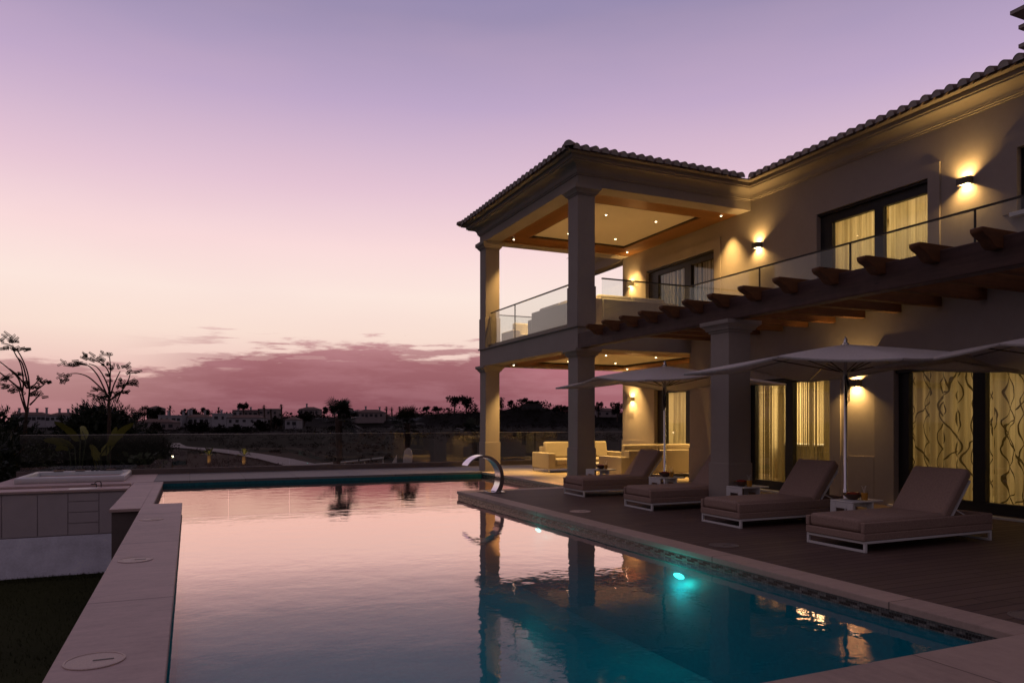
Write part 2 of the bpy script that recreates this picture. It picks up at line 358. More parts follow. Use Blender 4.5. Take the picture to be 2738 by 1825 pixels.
# ------------------------------------------------------------------ mesh helpers
class MB:
    def __init__(s): s.v = []; s.f = []; s.m = []
    def add(s, vs, fs, mi=0):
        o = len(s.v); s.v += [tuple(v) for v in vs]; s.f += [tuple(i+o for i in f) for f in fs]; s.m += [mi]*len(fs); return s
    def box(s, x0, x1, y0, y1, z0, z1, mi=0):
        x0, x1 = min(x0, x1), max(x0, x1); y0, y1 = min(y0, y1), max(y0, y1); z0, z1 = min(z0, z1), max(z0, z1)
        return s.add([(x0, y0, z0), (x1, y0, z0), (x1, y1, z0), (x0, y1, z0), (x0, y0, z1), (x1, y0, z1), (x1, y1, z1), (x0, y1, z1)],
                     [(0, 3, 2, 1), (4, 5, 6, 7), (0, 1, 5, 4), (1, 2, 6, 5), (2, 3, 7, 6), (3, 0, 4, 7)], mi)
    def bar(s, p, q, w, h=None, mi=0, up=(0, 0, 1)):
        h = h or w; p, q = Vector(p), Vector(q); d = (q-p).normalized(); up = Vector(up)
        if abs(d.dot(up)) > 0.99: up = Vector((1, 0, 0))
        a = d.cross(up).normalized()*w/2; b = a.cross(d).normalized()*h/2
        vs = [c+i*a+j*b for c in (p, q) for i, j in ((-1, -1), (1, -1), (1, 1), (-1, 1))]
        return s.add(vs, [(0, 1, 2, 3), (7, 6, 5, 4), (0, 4, 5, 1), (1, 5, 6, 2), (2, 6, 7, 3), (3, 7, 4, 0)], mi)
    def tube(s, pts, r, n=8, mi=0, caps=True):
        pts = [Vector(p) for p in pts]; k = len(pts); rs = r if isinstance(r, (list, tuple)) else [r]*k
        vs = []; prev = None
        for i, p in enumerate(pts):
            d = (pts[min(i+1, k-1)]-pts[max(i-1, 0)]).normalized()
            ref = Vector((0, 0, 1)) if abs(d.z) < 0.95 else Vector((1, 0, 0))
            if prev is not None:
                a = (prev-d*prev.dot(d)).normalized()
            else: a = d.cross(ref).normalized()
            prev = a; b = d.cross(a)
            for j in range(n):
                t = 2*PI*j/n; vs.append(p+rs[i]*(math.cos(t)*a+math.sin(t)*b))
        fs = [(i*n+j, i*n+(j+1) % n, (i+1)*n+(j+1) % n, (i+1)*n+j) for i in range(k-1) for j in range(n)]
        if caps: fs += [tuple(range(n-1, -1, -1)), tuple((k-1)*n+j for j in range(n))]
        return s.add(vs, fs, mi)
    def lathe(s, prof, c=(0, 0, 0), n=24, mi=0):
        vs = []
        for r, z in prof:
            for j in range(n):
                t = 2*PI*j/n; vs.append((c[0]+r*math.cos(t), c[1]+r*math.sin(t), c[2]+z))
        k = len(prof)
        fs = [(i*n+j, i*n+(j+1) % n, (i+1)*n+(j+1) % n, (i+1)*n+j) for i in range(k-1) for j in range(n)]
        fs += [tuple(range(n-1, -1, -1)), tuple((k-1)*n+j for j in range(n))]
        return s.add(vs, fs, mi)
    def prism(s, poly, a0, a1, axis='y', mi=0):
        """poly in the plane normal to axis; extruded a0..a1"""
        n = len(poly)
        mk = {'y': lambda p, a: (p[0], a, p[1]), 'x': lambda p, a: (a, p[0], p[1]), 'z': lambda p, a: (p[0], p[1], a)}[axis]
        vs = [mk(p, a0) for p in poly]+[mk(p, a1) for p in poly]
        fs = [tuple(range(n)), tuple(range(2*n-1, n-1, -1))]+[(i, i+n, (i+1) % n+n, (i+1) % n) for i in range(n)]
        return s.add(vs, fs, mi)
    def sweep(s, path, prof, closed=False, mi=0):
        """axis-aligned plan path; prof = (outward offset, z); outward = left of travel; mitred"""
        n = len(path); P2 = [Vector(p) for p in path]; rows = []
        def lf(d): return Vector((-d.y, d.x))
        for o, z in prof:
            row = []
            for i in range(n):
                d0 = (P2[i]-P2[i-1]).normalized() if (i > 0 or closed) else None
                d1 = (P2[(i+1) % n]-P2[i]).normalized() if (i < n-1 or closed) else None
                if d0 is None: q = P2[i]+o*lf(d1)
                elif d1 is None: q = P2[i]+o*lf(d0)
                else:
                    a, b = lf(d0), lf(d1); q = P2[i]+o*(a+b)/(1+a.dot(b))
                row.append((q.x, q.y, z))
            rows.append(row)
        vs = [p for r in rows for p in r]; k = len(prof)
        lim = n if closed else n-1
        fs = [(j*n+i, j*n+(i+1) % n, (j+1)*n+(i+1) % n, (j+1)*n+i) for j in range(k-1) for i in range(lim)]
        return s.add(vs, fs, mi)
    def build(s, name, mats, parent=None, smooth=None, bevel=0, seg=2, loc=None):
        me = bpy.data.meshes.new(name)
        off = Vector((0, 0, 0))
        if parent is not None and loc is None: off = abs_loc(parent)
        if loc is not None and parent is None: off = Vector(loc)
        me.from_pydata([tuple(Vector(v)-off) for v in s.v], [], s.f)
        mats = mats if isinstance(mats, (list, tuple)) else [mats]
        for m in mats: me.materials.append(M[m] if isinstance(m, str) else m)
        for p, mi in zip(me.polygons, s.m): p.material_index = mi
        bm = bmesh.new(); bm.from_mesh(me)
        bmesh.ops.recalc_face_normals(bm, faces=bm.faces)
        if len(bm.faces) == 1 and list(bm.faces)[0].normal.z < -0.5: bmesh.ops.reverse_faces(bm, faces=bm.faces)
        bm.to_mesh(me); bm.free()
        if smooth:
            for p in me.polygons: p.use_smooth = True
            me.set_sharp_from_angle(angle=rad(smooth))
        o = bpy.data.objects.new(name, me); COL.objects.link(o)
        if parent is not None: o.parent = parent
        elif loc is not None: o.location = loc
        if bevel:
            b = o.modifiers.new('bevel', 'BEVEL'); b.width = bevel; b.segments = seg; b.limit_method = 'ANGLE'; b.angle_limit = rad(40)
            if not smooth:
                for p in me.polygons: p.use_smooth = True
                me.set_sharp_from_angle(angle=rad(50))
        return o
def abs_loc(o):
    v = Vector((0, 0, 0))
    while o is not None: v += o.location; o = o.parent
    return v
def tag(o, label=None, cat=None, group=None, kind=None):
    if label: o['label'] = label
    if cat: o['category'] = cat
    if group: o['group'] = group
    if kind: o['kind'] = kind
    return o
def thing(name, label, cat, loc=(0, 0, 0), group=None):
    o = bpy.data.objects.new(name, None); COL.objects.link(o); o.location = loc; o.empty_display_size = 0.2
    return tag(o, label, cat, group)
def struct(name, mb, mat, **k): return tag(mb.build(name, mat, **k), kind='structure')
def dup(root, loc, rz=0.0, label=None):
    def cp(o, par):
        c = o.copy(); COL.objects.link(c)
        if par is not None: c.parent = par; c.matrix_parent_inverse = o.matrix_parent_inverse.copy()
        for ch in [x for x in bpy.data.objects if x.parent is o]: cp(ch, c)
        return c
    r = cp(root, None); r.location = loc; r.rotation_euler = (0, 0, rz)
    if label: r['label'] = label
    return r
def lamp(name, kind, loc, energy, color, parent=None, size=0.05, spot=None, blend=0.5, direction=None, shape=None, sizey=None, spread=None):
    d = bpy.data.lights.new(name, kind); d.energy = energy; d.color = color
    if kind == 'AREA':
        d.size = size
        if shape: d.shape = shape
        if sizey: d.size_y = sizey
        if spread: d.spread = spread
    else: d.shadow_soft_size = size
    if kind == 'SPOT': d.spot_size = spot; d.spot_blend = blend
    o = bpy.data.objects.new(name, d); COL.objects.link(o)
    o.location = Vector(loc)-(abs_loc(parent) if parent is not None else Vector((0, 0, 0)))
    if direction is not None: o.rotation_euler = Vector(direction).to_track_quat('-Z', 'Y').to_euler()
    if parent is not None: o.parent = parent
    return o
def wall_yz(mb, x0, x1, y0, y1, z0, z1, holes, mi=0):
    """wall slab between x0 and x1 with rectangular holes (ya,yb,za,zb); clean faces only"""
    ys = sorted({y0, y1, *[h[0] for h in holes], *[h[1] for h in holes]}); ys = [y for y in ys if y0 <= y <= y1]
    zs = sorted({z0, z1, *[h[2] for h in holes], *[h[3] for h in holes]}); zs = [z for z in zs if z0 <= z <= z1]
    def solid(i, j):
        if not (0 <= i < len(ys)-1 and 0 <= j < len(zs)-1): return False
        y, z = (ys[i]+ys[i+1])/2, (zs[j]+zs[j+1])/2
        return not any(h[0] < y < h[1] and h[2] < z < h[3] for h in holes)
    for i in range(len(ys)-1):
        for j in range(len(zs)-1):
            if not solid(i, j): continue
            a, b, c, d = ys[i], ys[i+1], zs[j], zs[j+1]
            for x in (x0, x1): mb.add([(x, a, c), (x, b, c), (x, b, d), (x, a, d)], [(0, 1, 2, 3)], mi)
            if not solid(i-1, j): mb.add([(x0, a, c), (x1, a, c), (x1, a, d), (x0, a, d)], [(0, 1, 2, 3)], mi)
            if not solid(i+1, j): mb.add([(x0, b, c), (x1, b, c), (x1, b, d), (x0, b, d)], [(0, 1, 2, 3)], mi)
            if not solid(i, j-1): mb.add([(x0, a, c), (x1, a, c), (x1, b, c), (x0, b, c)], [(0, 1, 2, 3)], mi)
            if not solid(i, j+1): mb.add([(x0, a, d), (x1, a, d), (x1, b, d), (x0, b, d)], [(0, 1, 2, 3)], mi)
    return mb

# ================================================================== SETTING
ZW = -0.15                                            # water level
# pool shell
def basin():
    mb = MB(); zb = -1.5
    o = [(-0.15, 3.47), (5.72, 3.47), (5.72, 16.0), (8.68, 16.0), (8.68, 21.95), (-0.67, 21.95), (-0.67, 15.9), (-0.15, 15.9)]
    n = len(o)
    mb.add([(x, y, zb) for x, y in o], [tuple(range(n))], 0)
    for i in range(n):
        (xa, ya), (xb, yb) = o[i], o[(i+1) % n]
        mb.add([(xa, ya, zb), (xb, yb, zb), (xb, yb, -0.17), (xa, ya, -0.17)], [(0, 1, 2, 3)], 0)
        if i in (0, 5): mi = 2
        elif i in (1, 3): mi = 1
        elif i == 2: mi = 2
        else: mi = 0
        mb.add([(xa, ya, -0.17), (xb, yb, -0.17), (xb, yb, -0.068), (xa, ya, -0.068)], [(0, 1, 2, 3)], mi if i not in (5,) else 3)
    return mb
struct('pool', basin(), ['pool_tile', 'mosaic_y', 'mosaic_x', 'wall_stone'])
mb = MB()
mb.add([(-0.149, 3.48, ZW), (5.715, 3.48, ZW), (5.715, 16.01, ZW), (8.675, 16.01, ZW), (8.675, 21.94, ZW), (-0.665, 21.94, ZW), (-0.665, 15.89, ZW), (-0.149, 15.89, ZW)], [tuple(range(8))])
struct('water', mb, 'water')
# coping round the pool: right edge, near edge, back of the deck corner, porch edge
mb = MB()
mb.box(5.70, 6.04, 3.47, 15.69, -0.07, 0.0)
struct('coping_right', mb, 'coping_stone', bevel=0.008).name = 'coping'
mb = MB(); mb.box(-0.14, 6.04, 2.2, 3.468, -0.07, 0.0)
struct('coping', mb, 'coping_stone_x', bevel=0.008)
mb = MB(); mb.box(5.70, 8.66, 15.692, 16.03, -0.07, 0.0)
struct('coping', mb, 'coping_stone_x', bevel=0.008)
mb = MB(); mb.box(8.662, 8.99, 16.032, 21.95, -0.07, 0.0)
struct('coping', mb, 'coping_stone', bevel=0.008)
# timber deck, porch floor, far walkway
mb = MB(); mb.box(6.044, 12.35, -2.0, 15.688, -0.10, -0.003)
struct('deck', mb, 'deck_wood')
mb = MB(); mb.box(8.994, 14.42, 15.692, 21.948, -0.10, -0.002)
struct('terrace', mb, 'terrace_plank')
mb = MB(); mb.box(-0.90, 16.0, 21.952, 25.2, -0.085, 0.0)
struct('walkway', mb, 'far_tile')
mb = MB(); mb.box(-0.90, 16.0, 22.15, 25.2, -2.6, -0.087)
struct('walkway_footing', mb, 'wall_stone').name = 'footing'
mb = MB(); mb.box(-4.6, -0.902, 21.83, 25.2, -2.2, 0.002)
struct('hot_tub_platform', mb, 'ledge_stone')

# ground: one sheet, valley then a ridge
def hill(u):
    pts = [(-900, 2), (0, 0.8), (380, 1.5), (520, 3.6), (700, 4.0), (900, 3.8), (1100, 5.2), (1200, 6.2), (1300, 6.6), (1345, 7.8), (1400, 10.4), (1440, 10.2), (1485, 7.8), (1540, 6.8), (1660, 6.2), (2200, 6), (4000, 6)]
    for (a, b), (c, d) in zip(pts, pts[1:]):
        if a <= u <= c: return b+(d-b)*(u-a)/(c-a)
    return 3
def sm(a, b, x):
    t = max(0, min(1, (x-a)/(b-a))); return t*t*(3-2*t)
def ground_z(x, y):
    dep = x*CS+y*CC; lat = x*CC-y*CS
    z = -2.02
    if dep > 24:
        u = 1369+CF*lat/max(dep, 1)
        z += -3.2*sm(40, 95, dep)
        hz = hill(max(-880, min(3990, u)))
        z = z+(-0.6-z)*sm(185, 335, dep)
        z = z+(hz-z)*sm(332, 376, dep)
        z += 0.5*(mnoise.noise(Vector((x*0.02, y*0.02, 0))))*sm(120, 200, dep)
        z -= 22*sm(380, 900, dep)
    return z
def ground_mesh():
    xs = [-260+12*i for i in range(0, 20)]+[-20+4*i for i in range(0, 21)]+[64+12*i for i in range(1, 46)]
    ys = [-30, -10, 0, 10, 20, 26, 30, 35, 40, 46, 52, 60, 70, 80, 90, 100]+[100+9*i for i in range(1, 36)]+[460, 520, 620, 800, 1100]
    xs = [-1500, -900, -500]+xs+[700, 900, 1300, 2000]
    mb = MB(); vs = [(x, y, ground_z(x, y)) for y in ys for x in xs]; w = len(xs)
    mb.add(vs, [(j*w+i, j*w+i+1, (j+1)*w+i+1, (j+1)*w+i) for j in range(len(ys)-1) for i in range(w-1)])
    return mb
struct('ground', ground_mesh(), 'ground', smooth=60)
# mown lawn below the ledge
mb = MB(); mb.box(-14, -0.86, -6, 21.5, -2.3, -2.0)
struct('lawn', mb, 'lawn')
def grass_mb():
    r = random.Random(3); mb = MB()
    for _ in range(9000):
        if r.random() < 0.25: x, y = r.uniform(-5.5, -1.0), r.uniform(19.3, 19.88)
        else: x, y = r.uniform(-4.8, -0.9), 4.5+15.2*r.random()
        h, w, a = r.uniform(0.03, 0.07), 0.006, r.uniform(0, PI)
        dx, dy = w*math.cos(a), w*math.sin(a); lx, ly = r.uniform(-.03, .03), r.uniform(-.03, .03)
        mb.add([(x-dx, y-dy, -2.0), (x+dx, y+dy, -2.0), (x+lx, y+ly, -2.0+h)], [(0, 1, 2)])
    return mb
tag(grass_mb().build('grass', 'lawn'), 'short dark grass on the lawn below the stone ledge', 'grass', kind='stuff')
# road winding through the valley
def road_mb():
    pts = []
    base = [(455, 1180, 215), (470, 1186, 200), (497, 1190, 190), (540, 1194, 180), (600, 1201, 165), (660, 1211, 150), (740, 1225, 128), (800, 1238, 112), (870, 1252, 98), (960, 1272, 86)]
    for u, v, d in base: pts.append(Vector((*bearing(u, d), 0)))
    fine = []
    for i in range(len(pts)-1):
        for k in range(6): fine.append(pts[i].lerp(pts[i+1], k/6))
    mb = MB(); vs = []
    for i, p in enumerate(fine):
        d = (fine[min(i+1, len(fine)-1)]-fine[max(i-1, 0)]).normalized(); nrm = Vector((-d.y, d.x, 0))
        for s_ in (-2.6, 2.6):
            q = p+nrm*s_; vs.append((q.x, q.y, max(ground_z(p.x, p.y), ground_z(q.x, q.y))+0.35))
    mb.add(vs, [(2*i, 2*i+1, 2*i+3, 2*i+2) for i in range(len(fine)-1)])
    return mb
struct('road', road_mb(), 'asphalt')

# ================================================================== VILLA
XU, XG = 14.42, 12.35                                 # upper / porch wall plane, ground-floor block plane
villa = thing('villa', 'large two storey villa with tiled eaves and columned corner porch', 'house', (14.42, 14.0, 0))
# openings
A_ = (17.70, 20.55, 0.03, 2.73)
U1 = (17.49, 21.05, 4.03, 6.81); U2 = (10.57, 13.57, 4.03, 6.81); U3 = (6.3, 8.74, 5.60, 6.83)
B_ = (11.27, 13.77, 0.03, 2.60); C_ = (6.30, 9.75, 0.03, 2.60)
mb = MB()
wall_yz(mb, XU, XU+0.3, 15.70, 22.56, -0.1, 4.0, [A_])
wall_yz(mb, XU, XU+0.3, 2.0, 22.56, 4.0, 8.2, [U1, U2, U3])
mb.box(XU+0.3, 24, 22.26, 22.56, -0.1, 8.2)           # far gable wall
mb.build('wall', 'plaster', villa)
mb = MB()
wall_yz(mb, XG, XG+0.3, 2.0, 15.995, -0.1, 3.90, [B_, C_])
mb.box(XG+0.3, XU-0.002, 15.70, 15.995, -0.1, 3.90)
mb.build('ground_floor_wall', 'plaster', villa)
# raised surrounds and dado
def frame_strips(mb, x, h, w, t, zb):
    y0, y1, z0, z1 = h
    mb.box(x-t, x+0.001, y0-w, y0, zb, z1+w); mb.box(x-t, x+0.001, y1, y1+w, zb, z1+w); mb.box(x-t, x+0.001, y0, y1, z1, z1+w)
for q in ((XU, U1, 0.29, 0.035, 4.02), (XU, U2, 0.27, 0.035, 4.02), (XU, U3, 0.28, 0.035, 5.60), (XU, A_, 0.30, 0.035, 0.0), (XG, B_, 0.27, 0.035, 0.0), (XG, C_, 0.43, 0.035, 0.0)):
    mb = MB(); frame_strips(mb, *q); mb.build('surround', 'plaster', villa)
for q in ((XU, 20.86, 22.575, 0.97), (XG, 10.19, 10.99, 0.92), (XG, 14.05, 15.99, 0.92), (XU, 15.997, 17.39, 0.97)):
    mb = MB(); mb.box(q[0]-0.035, q[0], q[1], q[2], 0, q[3]); mb.build('dado', 'plaster', villa)
# slabs: balcony over the ground-floor block, porch storeys
mb = MB()
mb.box(12.02, XU, 2.0, 15.95, 3.90, 4.0)
mb.box(XU+0.302, 23, 2.3, 22.25, 3.75, 4.0)
mb.build('balcony_slab', 'plaster', villa)
mb = MB(); mb.box(XG+0.302, 23, 2.3, 15.69, -0.12, 0.0); mb.box(XU+0.302, 23, 15.70, 22.25, -0.12, 0.0); mb.build('floor', 'terrace_plank', villa)
def porch_level(zb, zt, name):
    """ring of beams zb..zt over the porch; wood border and recessed plaster panel"""
    x0, x1, y0, y1 = 8.87, XU-0.002, 15.95, 22.65; w = 0.50
    mb = MB()
    mb.box(x0, x1, y0, y0+w, zb, zt); mb.box(x0, x1, y1-w, y1, zb, zt)
    mb.box(x0, x0+w, y0+w, y1-w, zb, zt)
    mb.build(name, 'plaster', villa)
    ix0, ix1, iy0, iy1 = x0+w, x1, y0+w, y1-w
    px0, px1, py0, py1 = 10.06, 13.63, 17.15, 21.25
    zc = zb+0.012
    mb = MB()
    mb.box(ix0, ix1, iy0, py0, zc, zc+0.03, 0); mb.box(ix0, ix1, py1, iy1, zc, zc+0.03, 0)
    mb.box(ix0, px0, py0, py1, zc, zc+0.03, 1); mb.box(px1, ix1, py0, py1, zc, zc+0.03, 1)
    for a, b, c, d in ((px0-.02, px1+.02, py0-.02, py0-.001), (px0-.02, px1+.02, py1+.001, py1+.02), (px0-.02, px0-.001, py0, py1), (px1+.001, px1+.02, py0, py1)):
        mb.box(a, b, c, d, zc-0.002, zc+0.10, 2)
    mb.build('soffit', ['soffit_wood', 'soffit_wood_x', 'dark_metal'], villa)
    mb = MB(); mb.box(px0-.018, px1+.018, py0-.018, py1+.018, zc+0.085, zc+0.12); mb.build('ceiling_panel', 'ceiling_plaster', villa)
porch_level(7.55, 7.82, 'upper_beam')
porch_level(3.46, 3.93, 'lower_beam')
mb = MB(); mb.box(8.87, XU-0.003, 15.95, 22.65, 3.932, 3.99); mb.box(9.40, XU-0.003, 16.45, 22.2, 3.62, 3.75); mb.build('porch_slab', 'plaster', villa)
mb = MB(); mb.sweep([(XU-0.01, 15.95), (8.87, 15.95), (8.87, 22.65), (XU-0.01, 22.65)], [(-0.3, 3.99), (0.035, 3.99), (0.05, 4.01), (0.05, 4.035), (-0.3, 4.035)]); mb.build('string_course', 'plaster', villa)
mb = MB(); mb.box(XU, XU+0.5, 22.66, 25.6, 7.50, 8.19); mb.build('rear_beam', 'plaster', villa)
mb = MB(); mb.box(9.40, XU-0.003, 16.45, 22.2, 7.76, 7.82); mb.build('upper_ceiling', 'ceiling_plaster', villa)
# columns with cap and plinth
def column(x, y, s, z0, z1, zp, zc):
    mb = MB(); mb.box(x, x+s, y, y+s, z0, zc); c = mb.build('column', 'plaster', villa, bevel=0.006, seg=1)
    e = 0.022
    mb = MB(); mb.box(x-e, x+s+e, y-e, y+s+e, z0, zp); mb.build('plinth', 'plaster', c, bevel=0.008, seg=2)
    prof = [(0.0, zc-0.002), (0.02, zc), (0.02, zc+0.035), (0.05, zc+0.04), (0.062, zc+0.075), (0.09, zc+0.11), (0.125, zc+0.14), (0.125, z1-0.004), (-0.1, z1-0.004)]
    mb = MB(); mb.sweep([(x, y), (x, y+s), (x+s, y+s), (x+s, y)], prof, closed=True); mb.build('capital', 'plaster', c, smooth=35)
    return c
for (cx, cy) in ((8.873, 15.953), (8.873, 22.147)):
    column(cx, cy, 0.50, 0.0, 3.462, 0.96, 3.25)
    column(cx, cy, 0.50, 4.036, 7.552, 5.04, 7.31)
# cornice all round, with cove
base = [(XU, 2.0), (XU, 15.95), (8.87, 15.95), (8.87, 22.65), (XU, 22.65), (XU, 25.6)]
cove = [(0.07+0.21*(1-math.cos(t)), 7.875+0.165*math.sin(t)) for t in [PI/2*k/14 for k in range(15)]]
prof = [(-0.02, 7.80), (0.03, 7.80), (0.03, 7.832), (0.06, 7.84), (0.06, 7.87)]+cove+[(0.315, 8.045), (0.315, 8.075), (0.36, 8.08), (0.36, 8.17), (0.50, 8.18), (0.50, 8.20), (-0.02, 8.20)]
mb = MB(); mb.sweep(base, prof); mb.build('cornice', 'plaster', villa)
# roof: planes plus barrel tiles
PIT = 0.24; ZE = 8.215; EO = 0.50
def roof():
    mb = MB(); e = EO
    x0, y0, y1 = 8.87-e, 15.95-e, 22.65+e; xm = XU-e; ym = (y0+y1)/2; hr = (y1-y0)/2; zr = ZE+PIT*hr; R = 6.6; zR = ZE+PIT*R
    xv = x0+hr
    # wing: hip end + two slopes running into the main roof
    mb.add([(x0, y0, ZE), (x0, y1, ZE), (xv, ym, zr)], [(0, 1, 2)])
    mb.add([(x0, y0, ZE), (xm, y0, ZE), (xm+hr, ym, zr), (xv, ym, zr)], [(0, 1, 2, 3)])
    mb.add([(x0, y1, ZE), (xv, ym, zr), (xm+hr, ym, zr), (xm, y1, ZE)], [(0, 1, 2, 3)])
    # main slope, back slope
    mb.add([(xm, 2.0, ZE), (xm, y0, ZE), (xm+hr, ym, zr), (xm, y1, ZE), (xm, 26.0, ZE), (xm+R, 26.0, zR), (xm+R, 2.0, zR)], [(0, 1, 2, 3, 4, 5, 6)])
    mb.add([(xm+R, 2.0, zR), (xm+R, 26.0, zR), (xm+2*R, 26.0, ZE), (xm+2*R, 2.0, ZE)], [(0, 1, 2, 3)])
    # thin boarding under the tiles at the eaves
    mb.sweep([(XU, 2.0), (XU, 15.95), (8.87, 15.95), (8.87, 22.65), (XU, 22.65), (XU, 25.6)], [(0.30, 8.202), (0.50, 8.202), (0.50, ZE), (0.30, ZE+0.06)], mi=0)
    r = random.Random(5)
    def tile(p, d, ln, rad_=0.104, cov=True):
        """convex cover tile running from eave point p up-slope along plan direction d"""
        d = Vector((*d, 0)); side = Vector((-d.y, d.x, 0)); up = Vector((0, 0, 1))
        a = Vector(p)-d*0.085+side*r.uniform(-.006, .006); a.z = ZE+0.0+r.uniform(-.006, .006); vs = []
        seg = 9; n = 3 if ln > 0.5 else 2
        stops = [0, 0.48, 0.481, ln] if ln > 0.6 else [0, ln]
        rr = [rad_, rad_*0.86, rad_, rad_*0.92] if ln > 0.6 else [rad_, rad_*0.9]
        lift = [0, 0.0, 0.022, 0.03] if ln > 0.6 else [0, 0]
        for s_, q, lf in zip(stops, rr, lift):
            c = a+d*s_+up*(PIT*s_+lf)
            for k in range(seg+1):
                t = PI*k/seg; vs.append(c+side*q*math.cos(t)+up*q*1.22*math.sin(t))
        m = seg+1
        fs = [(i*m+k, i*m+k+1, (i+1)*m+k+1, (i+1)*m+k) for i in range(len(stops)-1) for k in range(seg)]
        mb.add(vs, fs, 0)
        mb.add([v+d*0.012 for v in vs[:m]]+[a+d*0.012+side*rad_-up*0.01, a+d*0.012-side*rad_-up*0.01], [tuple(range(m))+(m+1, m)], 1)
        # channel tile beside it, concave
        vs = []
        for s_ in (0.03, min(ln, 0.9)):
            c = a+side*0.133+d*s_+up*(PIT*s_+0.012)
            for k in range(7):
                t = PI+PI*k/6; vs.append(c+side*0.085*math.cos(t)+up*0.07*math.sin(t))
        mb.add(vs, [(k, k+1, 7+k+1, 7+k) for k in range(6)], 0)
    sp = 0.266
    y = y0-0.02
    n = int((y1-y0)/sp)
    for i in range(n): yy = y0+sp*(i+0.62); tile((x0, yy, 0), (1, 0), max(0.25, min(yy-y0, y1-yy)))
    n = int((xm-x0)/sp)
    for i in range(n): xx = x0+sp*(i+0.62); tile((xx, y0, 0), (0, 1), max(0.25, min(xx-x0, hr)))
    n = int((y0-2.0)/sp)
    for i in range(n): yy = y0-sp*(i+0.55); tile((xm, yy, 0), (1, 0), R)
    for i in range(16): xx = x0+sp*(i+0.62); tile((xx, y1, 0), (0, -1), 0.4)
    # hip and corner caps
    for (cx, cy, dx, dy) in ((x0, y0, 1, 1), (x0, y1, 1, -1)):
        d = Vector((dx, dy, 0)).normalized(); side = Vector((-d.y, d.x, 0))
        vs = []
        for s_ in (-0.10, hr*1.414):
            c = Vector((cx, cy, ZE+0.045))+d*s_+Vector((0, 0, PIT*s_/1.414))
            for k in range(9):
                t = PI*k/8; vs.append(c+side*0.13*math.cos(t)+Vector((0, 0, 0.135*math.sin(t))))
        mb.add(vs, [(k, k+1, 9+k+1, 9+k) for k in range(8)], 0); mb.add(vs[:9], [tuple(range(9))], 1)
    return mb
rf = roof().build('roof', ['tile_clay', 'mortar'], villa, smooth=50)
mb = MB(); mb.box(18.1, 19.1, 9.8, 10.8, 8.6, 10.45); mb.box(18.3, 18.9, 10.0, 10.6, 10.45, 11.5)
for z, h in ((10.48, .60), (10.93, .60), (11.30, .72)): mb.box(18.6-h, 18.6+h, 10.3-h, 10.3+h, z, z+0.09)
mb.build('chimney', 'mortar', rf)
# interiors
def room(x0, x1, y0, y1, z0, z1, power=0):
    mb = MB()
    mb.add([(x1, y0, z0), (x1, y1, z0), (x1, y1, z1), (x1, y0, z1)], [(0, 1, 2, 3)])
    mb.add([(x0, y0, z0), (x1, y0, z0), (x1, y0, z1), (x0, y0, z1)], [(0, 1, 2, 3)])
    mb.add([(x0, y1, z0), (x1, y1, z0), (x1, y1, z1), (x0, y1, z1)], [(0, 1, 2, 3)])
    mb.add([(x0, y0, z1), (x1, y0, z1), (x1, y1, z1), (x0, y1, z1)], [(0, 1, 2, 3)])
    mb.add([(x0, y0, z0), (x1, y0, z0), (x1, y1, z0), (x0, y1, z0)], [(0, 1, 2, 3)])
    mb.build('room', 'room', villa)
    if power:
        lamp('room_light', 'AREA', ((x0+x1)/2+0.3, (y0+y1)/2, z1-0.05), power, (1.0, 0.73, 0.36), villa, size=min(1.6, x1-x0-.4), shape='RECTANGLE', sizey=(y1-y0)*0.7)
RX, RG = XU+0.302, XG+0.302
room(RX, RX+2.6, 17.2, 21.2, 0.005, 2.9, 110)
room(RG, RG+3.2, 10.3, 14.4, 0.005, 2.9, 220)
room(RG, RG+3.2, 4.0, 10.2, 0.005, 2.9, 78)
room(RX, RX+2.6, 10.0, 14.2, 4.005, 7.1, 120)
room(RX, RX+2.6, 5.6, 9.4, 4.005, 7.1, 110)
room(RX, RX+2.6, 17.0, 21.4, 4.005, 7.1, 5)
# sliding doors
def sliding_door(x, h, stiles, top=0.2, bot=0.16, name='sliding_door', side0=0.09, side1=0.09, sill=True):
    """stiles: (y0,y1) of the centre meeting stile; x = wall plane"""
    y0, y1, z0, z1 = h; xf = x+0.10
    mb = MB()
    mb.box(xf, xf+0.12, y0+.001, y0+side0, z0, z1-.001); mb.box(xf, xf+0.12, y1-side1, y1-.001, z0, z1-.001)
    mb.box(xf, xf+0.12, y0+side0, y1-side1, z1-top, z1-.001); mb.box(xf, xf+0.12, y0+side0, y1-side1, z0, z0+bot)
    mb.box(x+0.02, xf-0.002, y0+.001, y1-.001, z1-0.06, z1-.001)
    d = mb.build(name, 'dark_metal', villa, bevel=0.004, seg=1)
    m0, m1 = stiles
    mb = MB(); mb.box(xf-0.015, xf+0.10, m0, m1, z0+bot, z1-top); mb.build('stile', 'dark_metal', d)
    for a, b in ((y0+side0, m0), (m1, y1-side1)):
        mb = MB(); mb.box(xf+0.05, xf+0.062, a, b, z0+bot, z1-top); mb.build('pane', 'glass', d)
    if sill:
        mb = MB(); mb.box(x-0.12, x+0.13, y0-0.08, y1+0.08, z0-0.035, z0-0.001); mb.build('sill', 'white_paint', d)
    return d
sliding_door(XU, A_, (18.72, 18.99), 0.15, 0.12, side0=0.10, side1=0.48)
sliding_door(XU, U1, (18.73, 19.06), 0.23, 0.12, side0=0.09, side1=0.55)
sliding_door(XU, U2, (11.75, 11.98), 0.27, 0.12, side0=0.06, side1=0.36)
sliding_door(XG, B_, (12.41, 12.64), 0.10, 0.20, side0=0.06, side1=0.15)
sliding_door(XG, C_, (8.07, 8.29), 0.05, 0.20, side0=0.2, side1=0.22)
y0, y1, z0, z1 = U3
mb = MB()
xf = XU+0.10
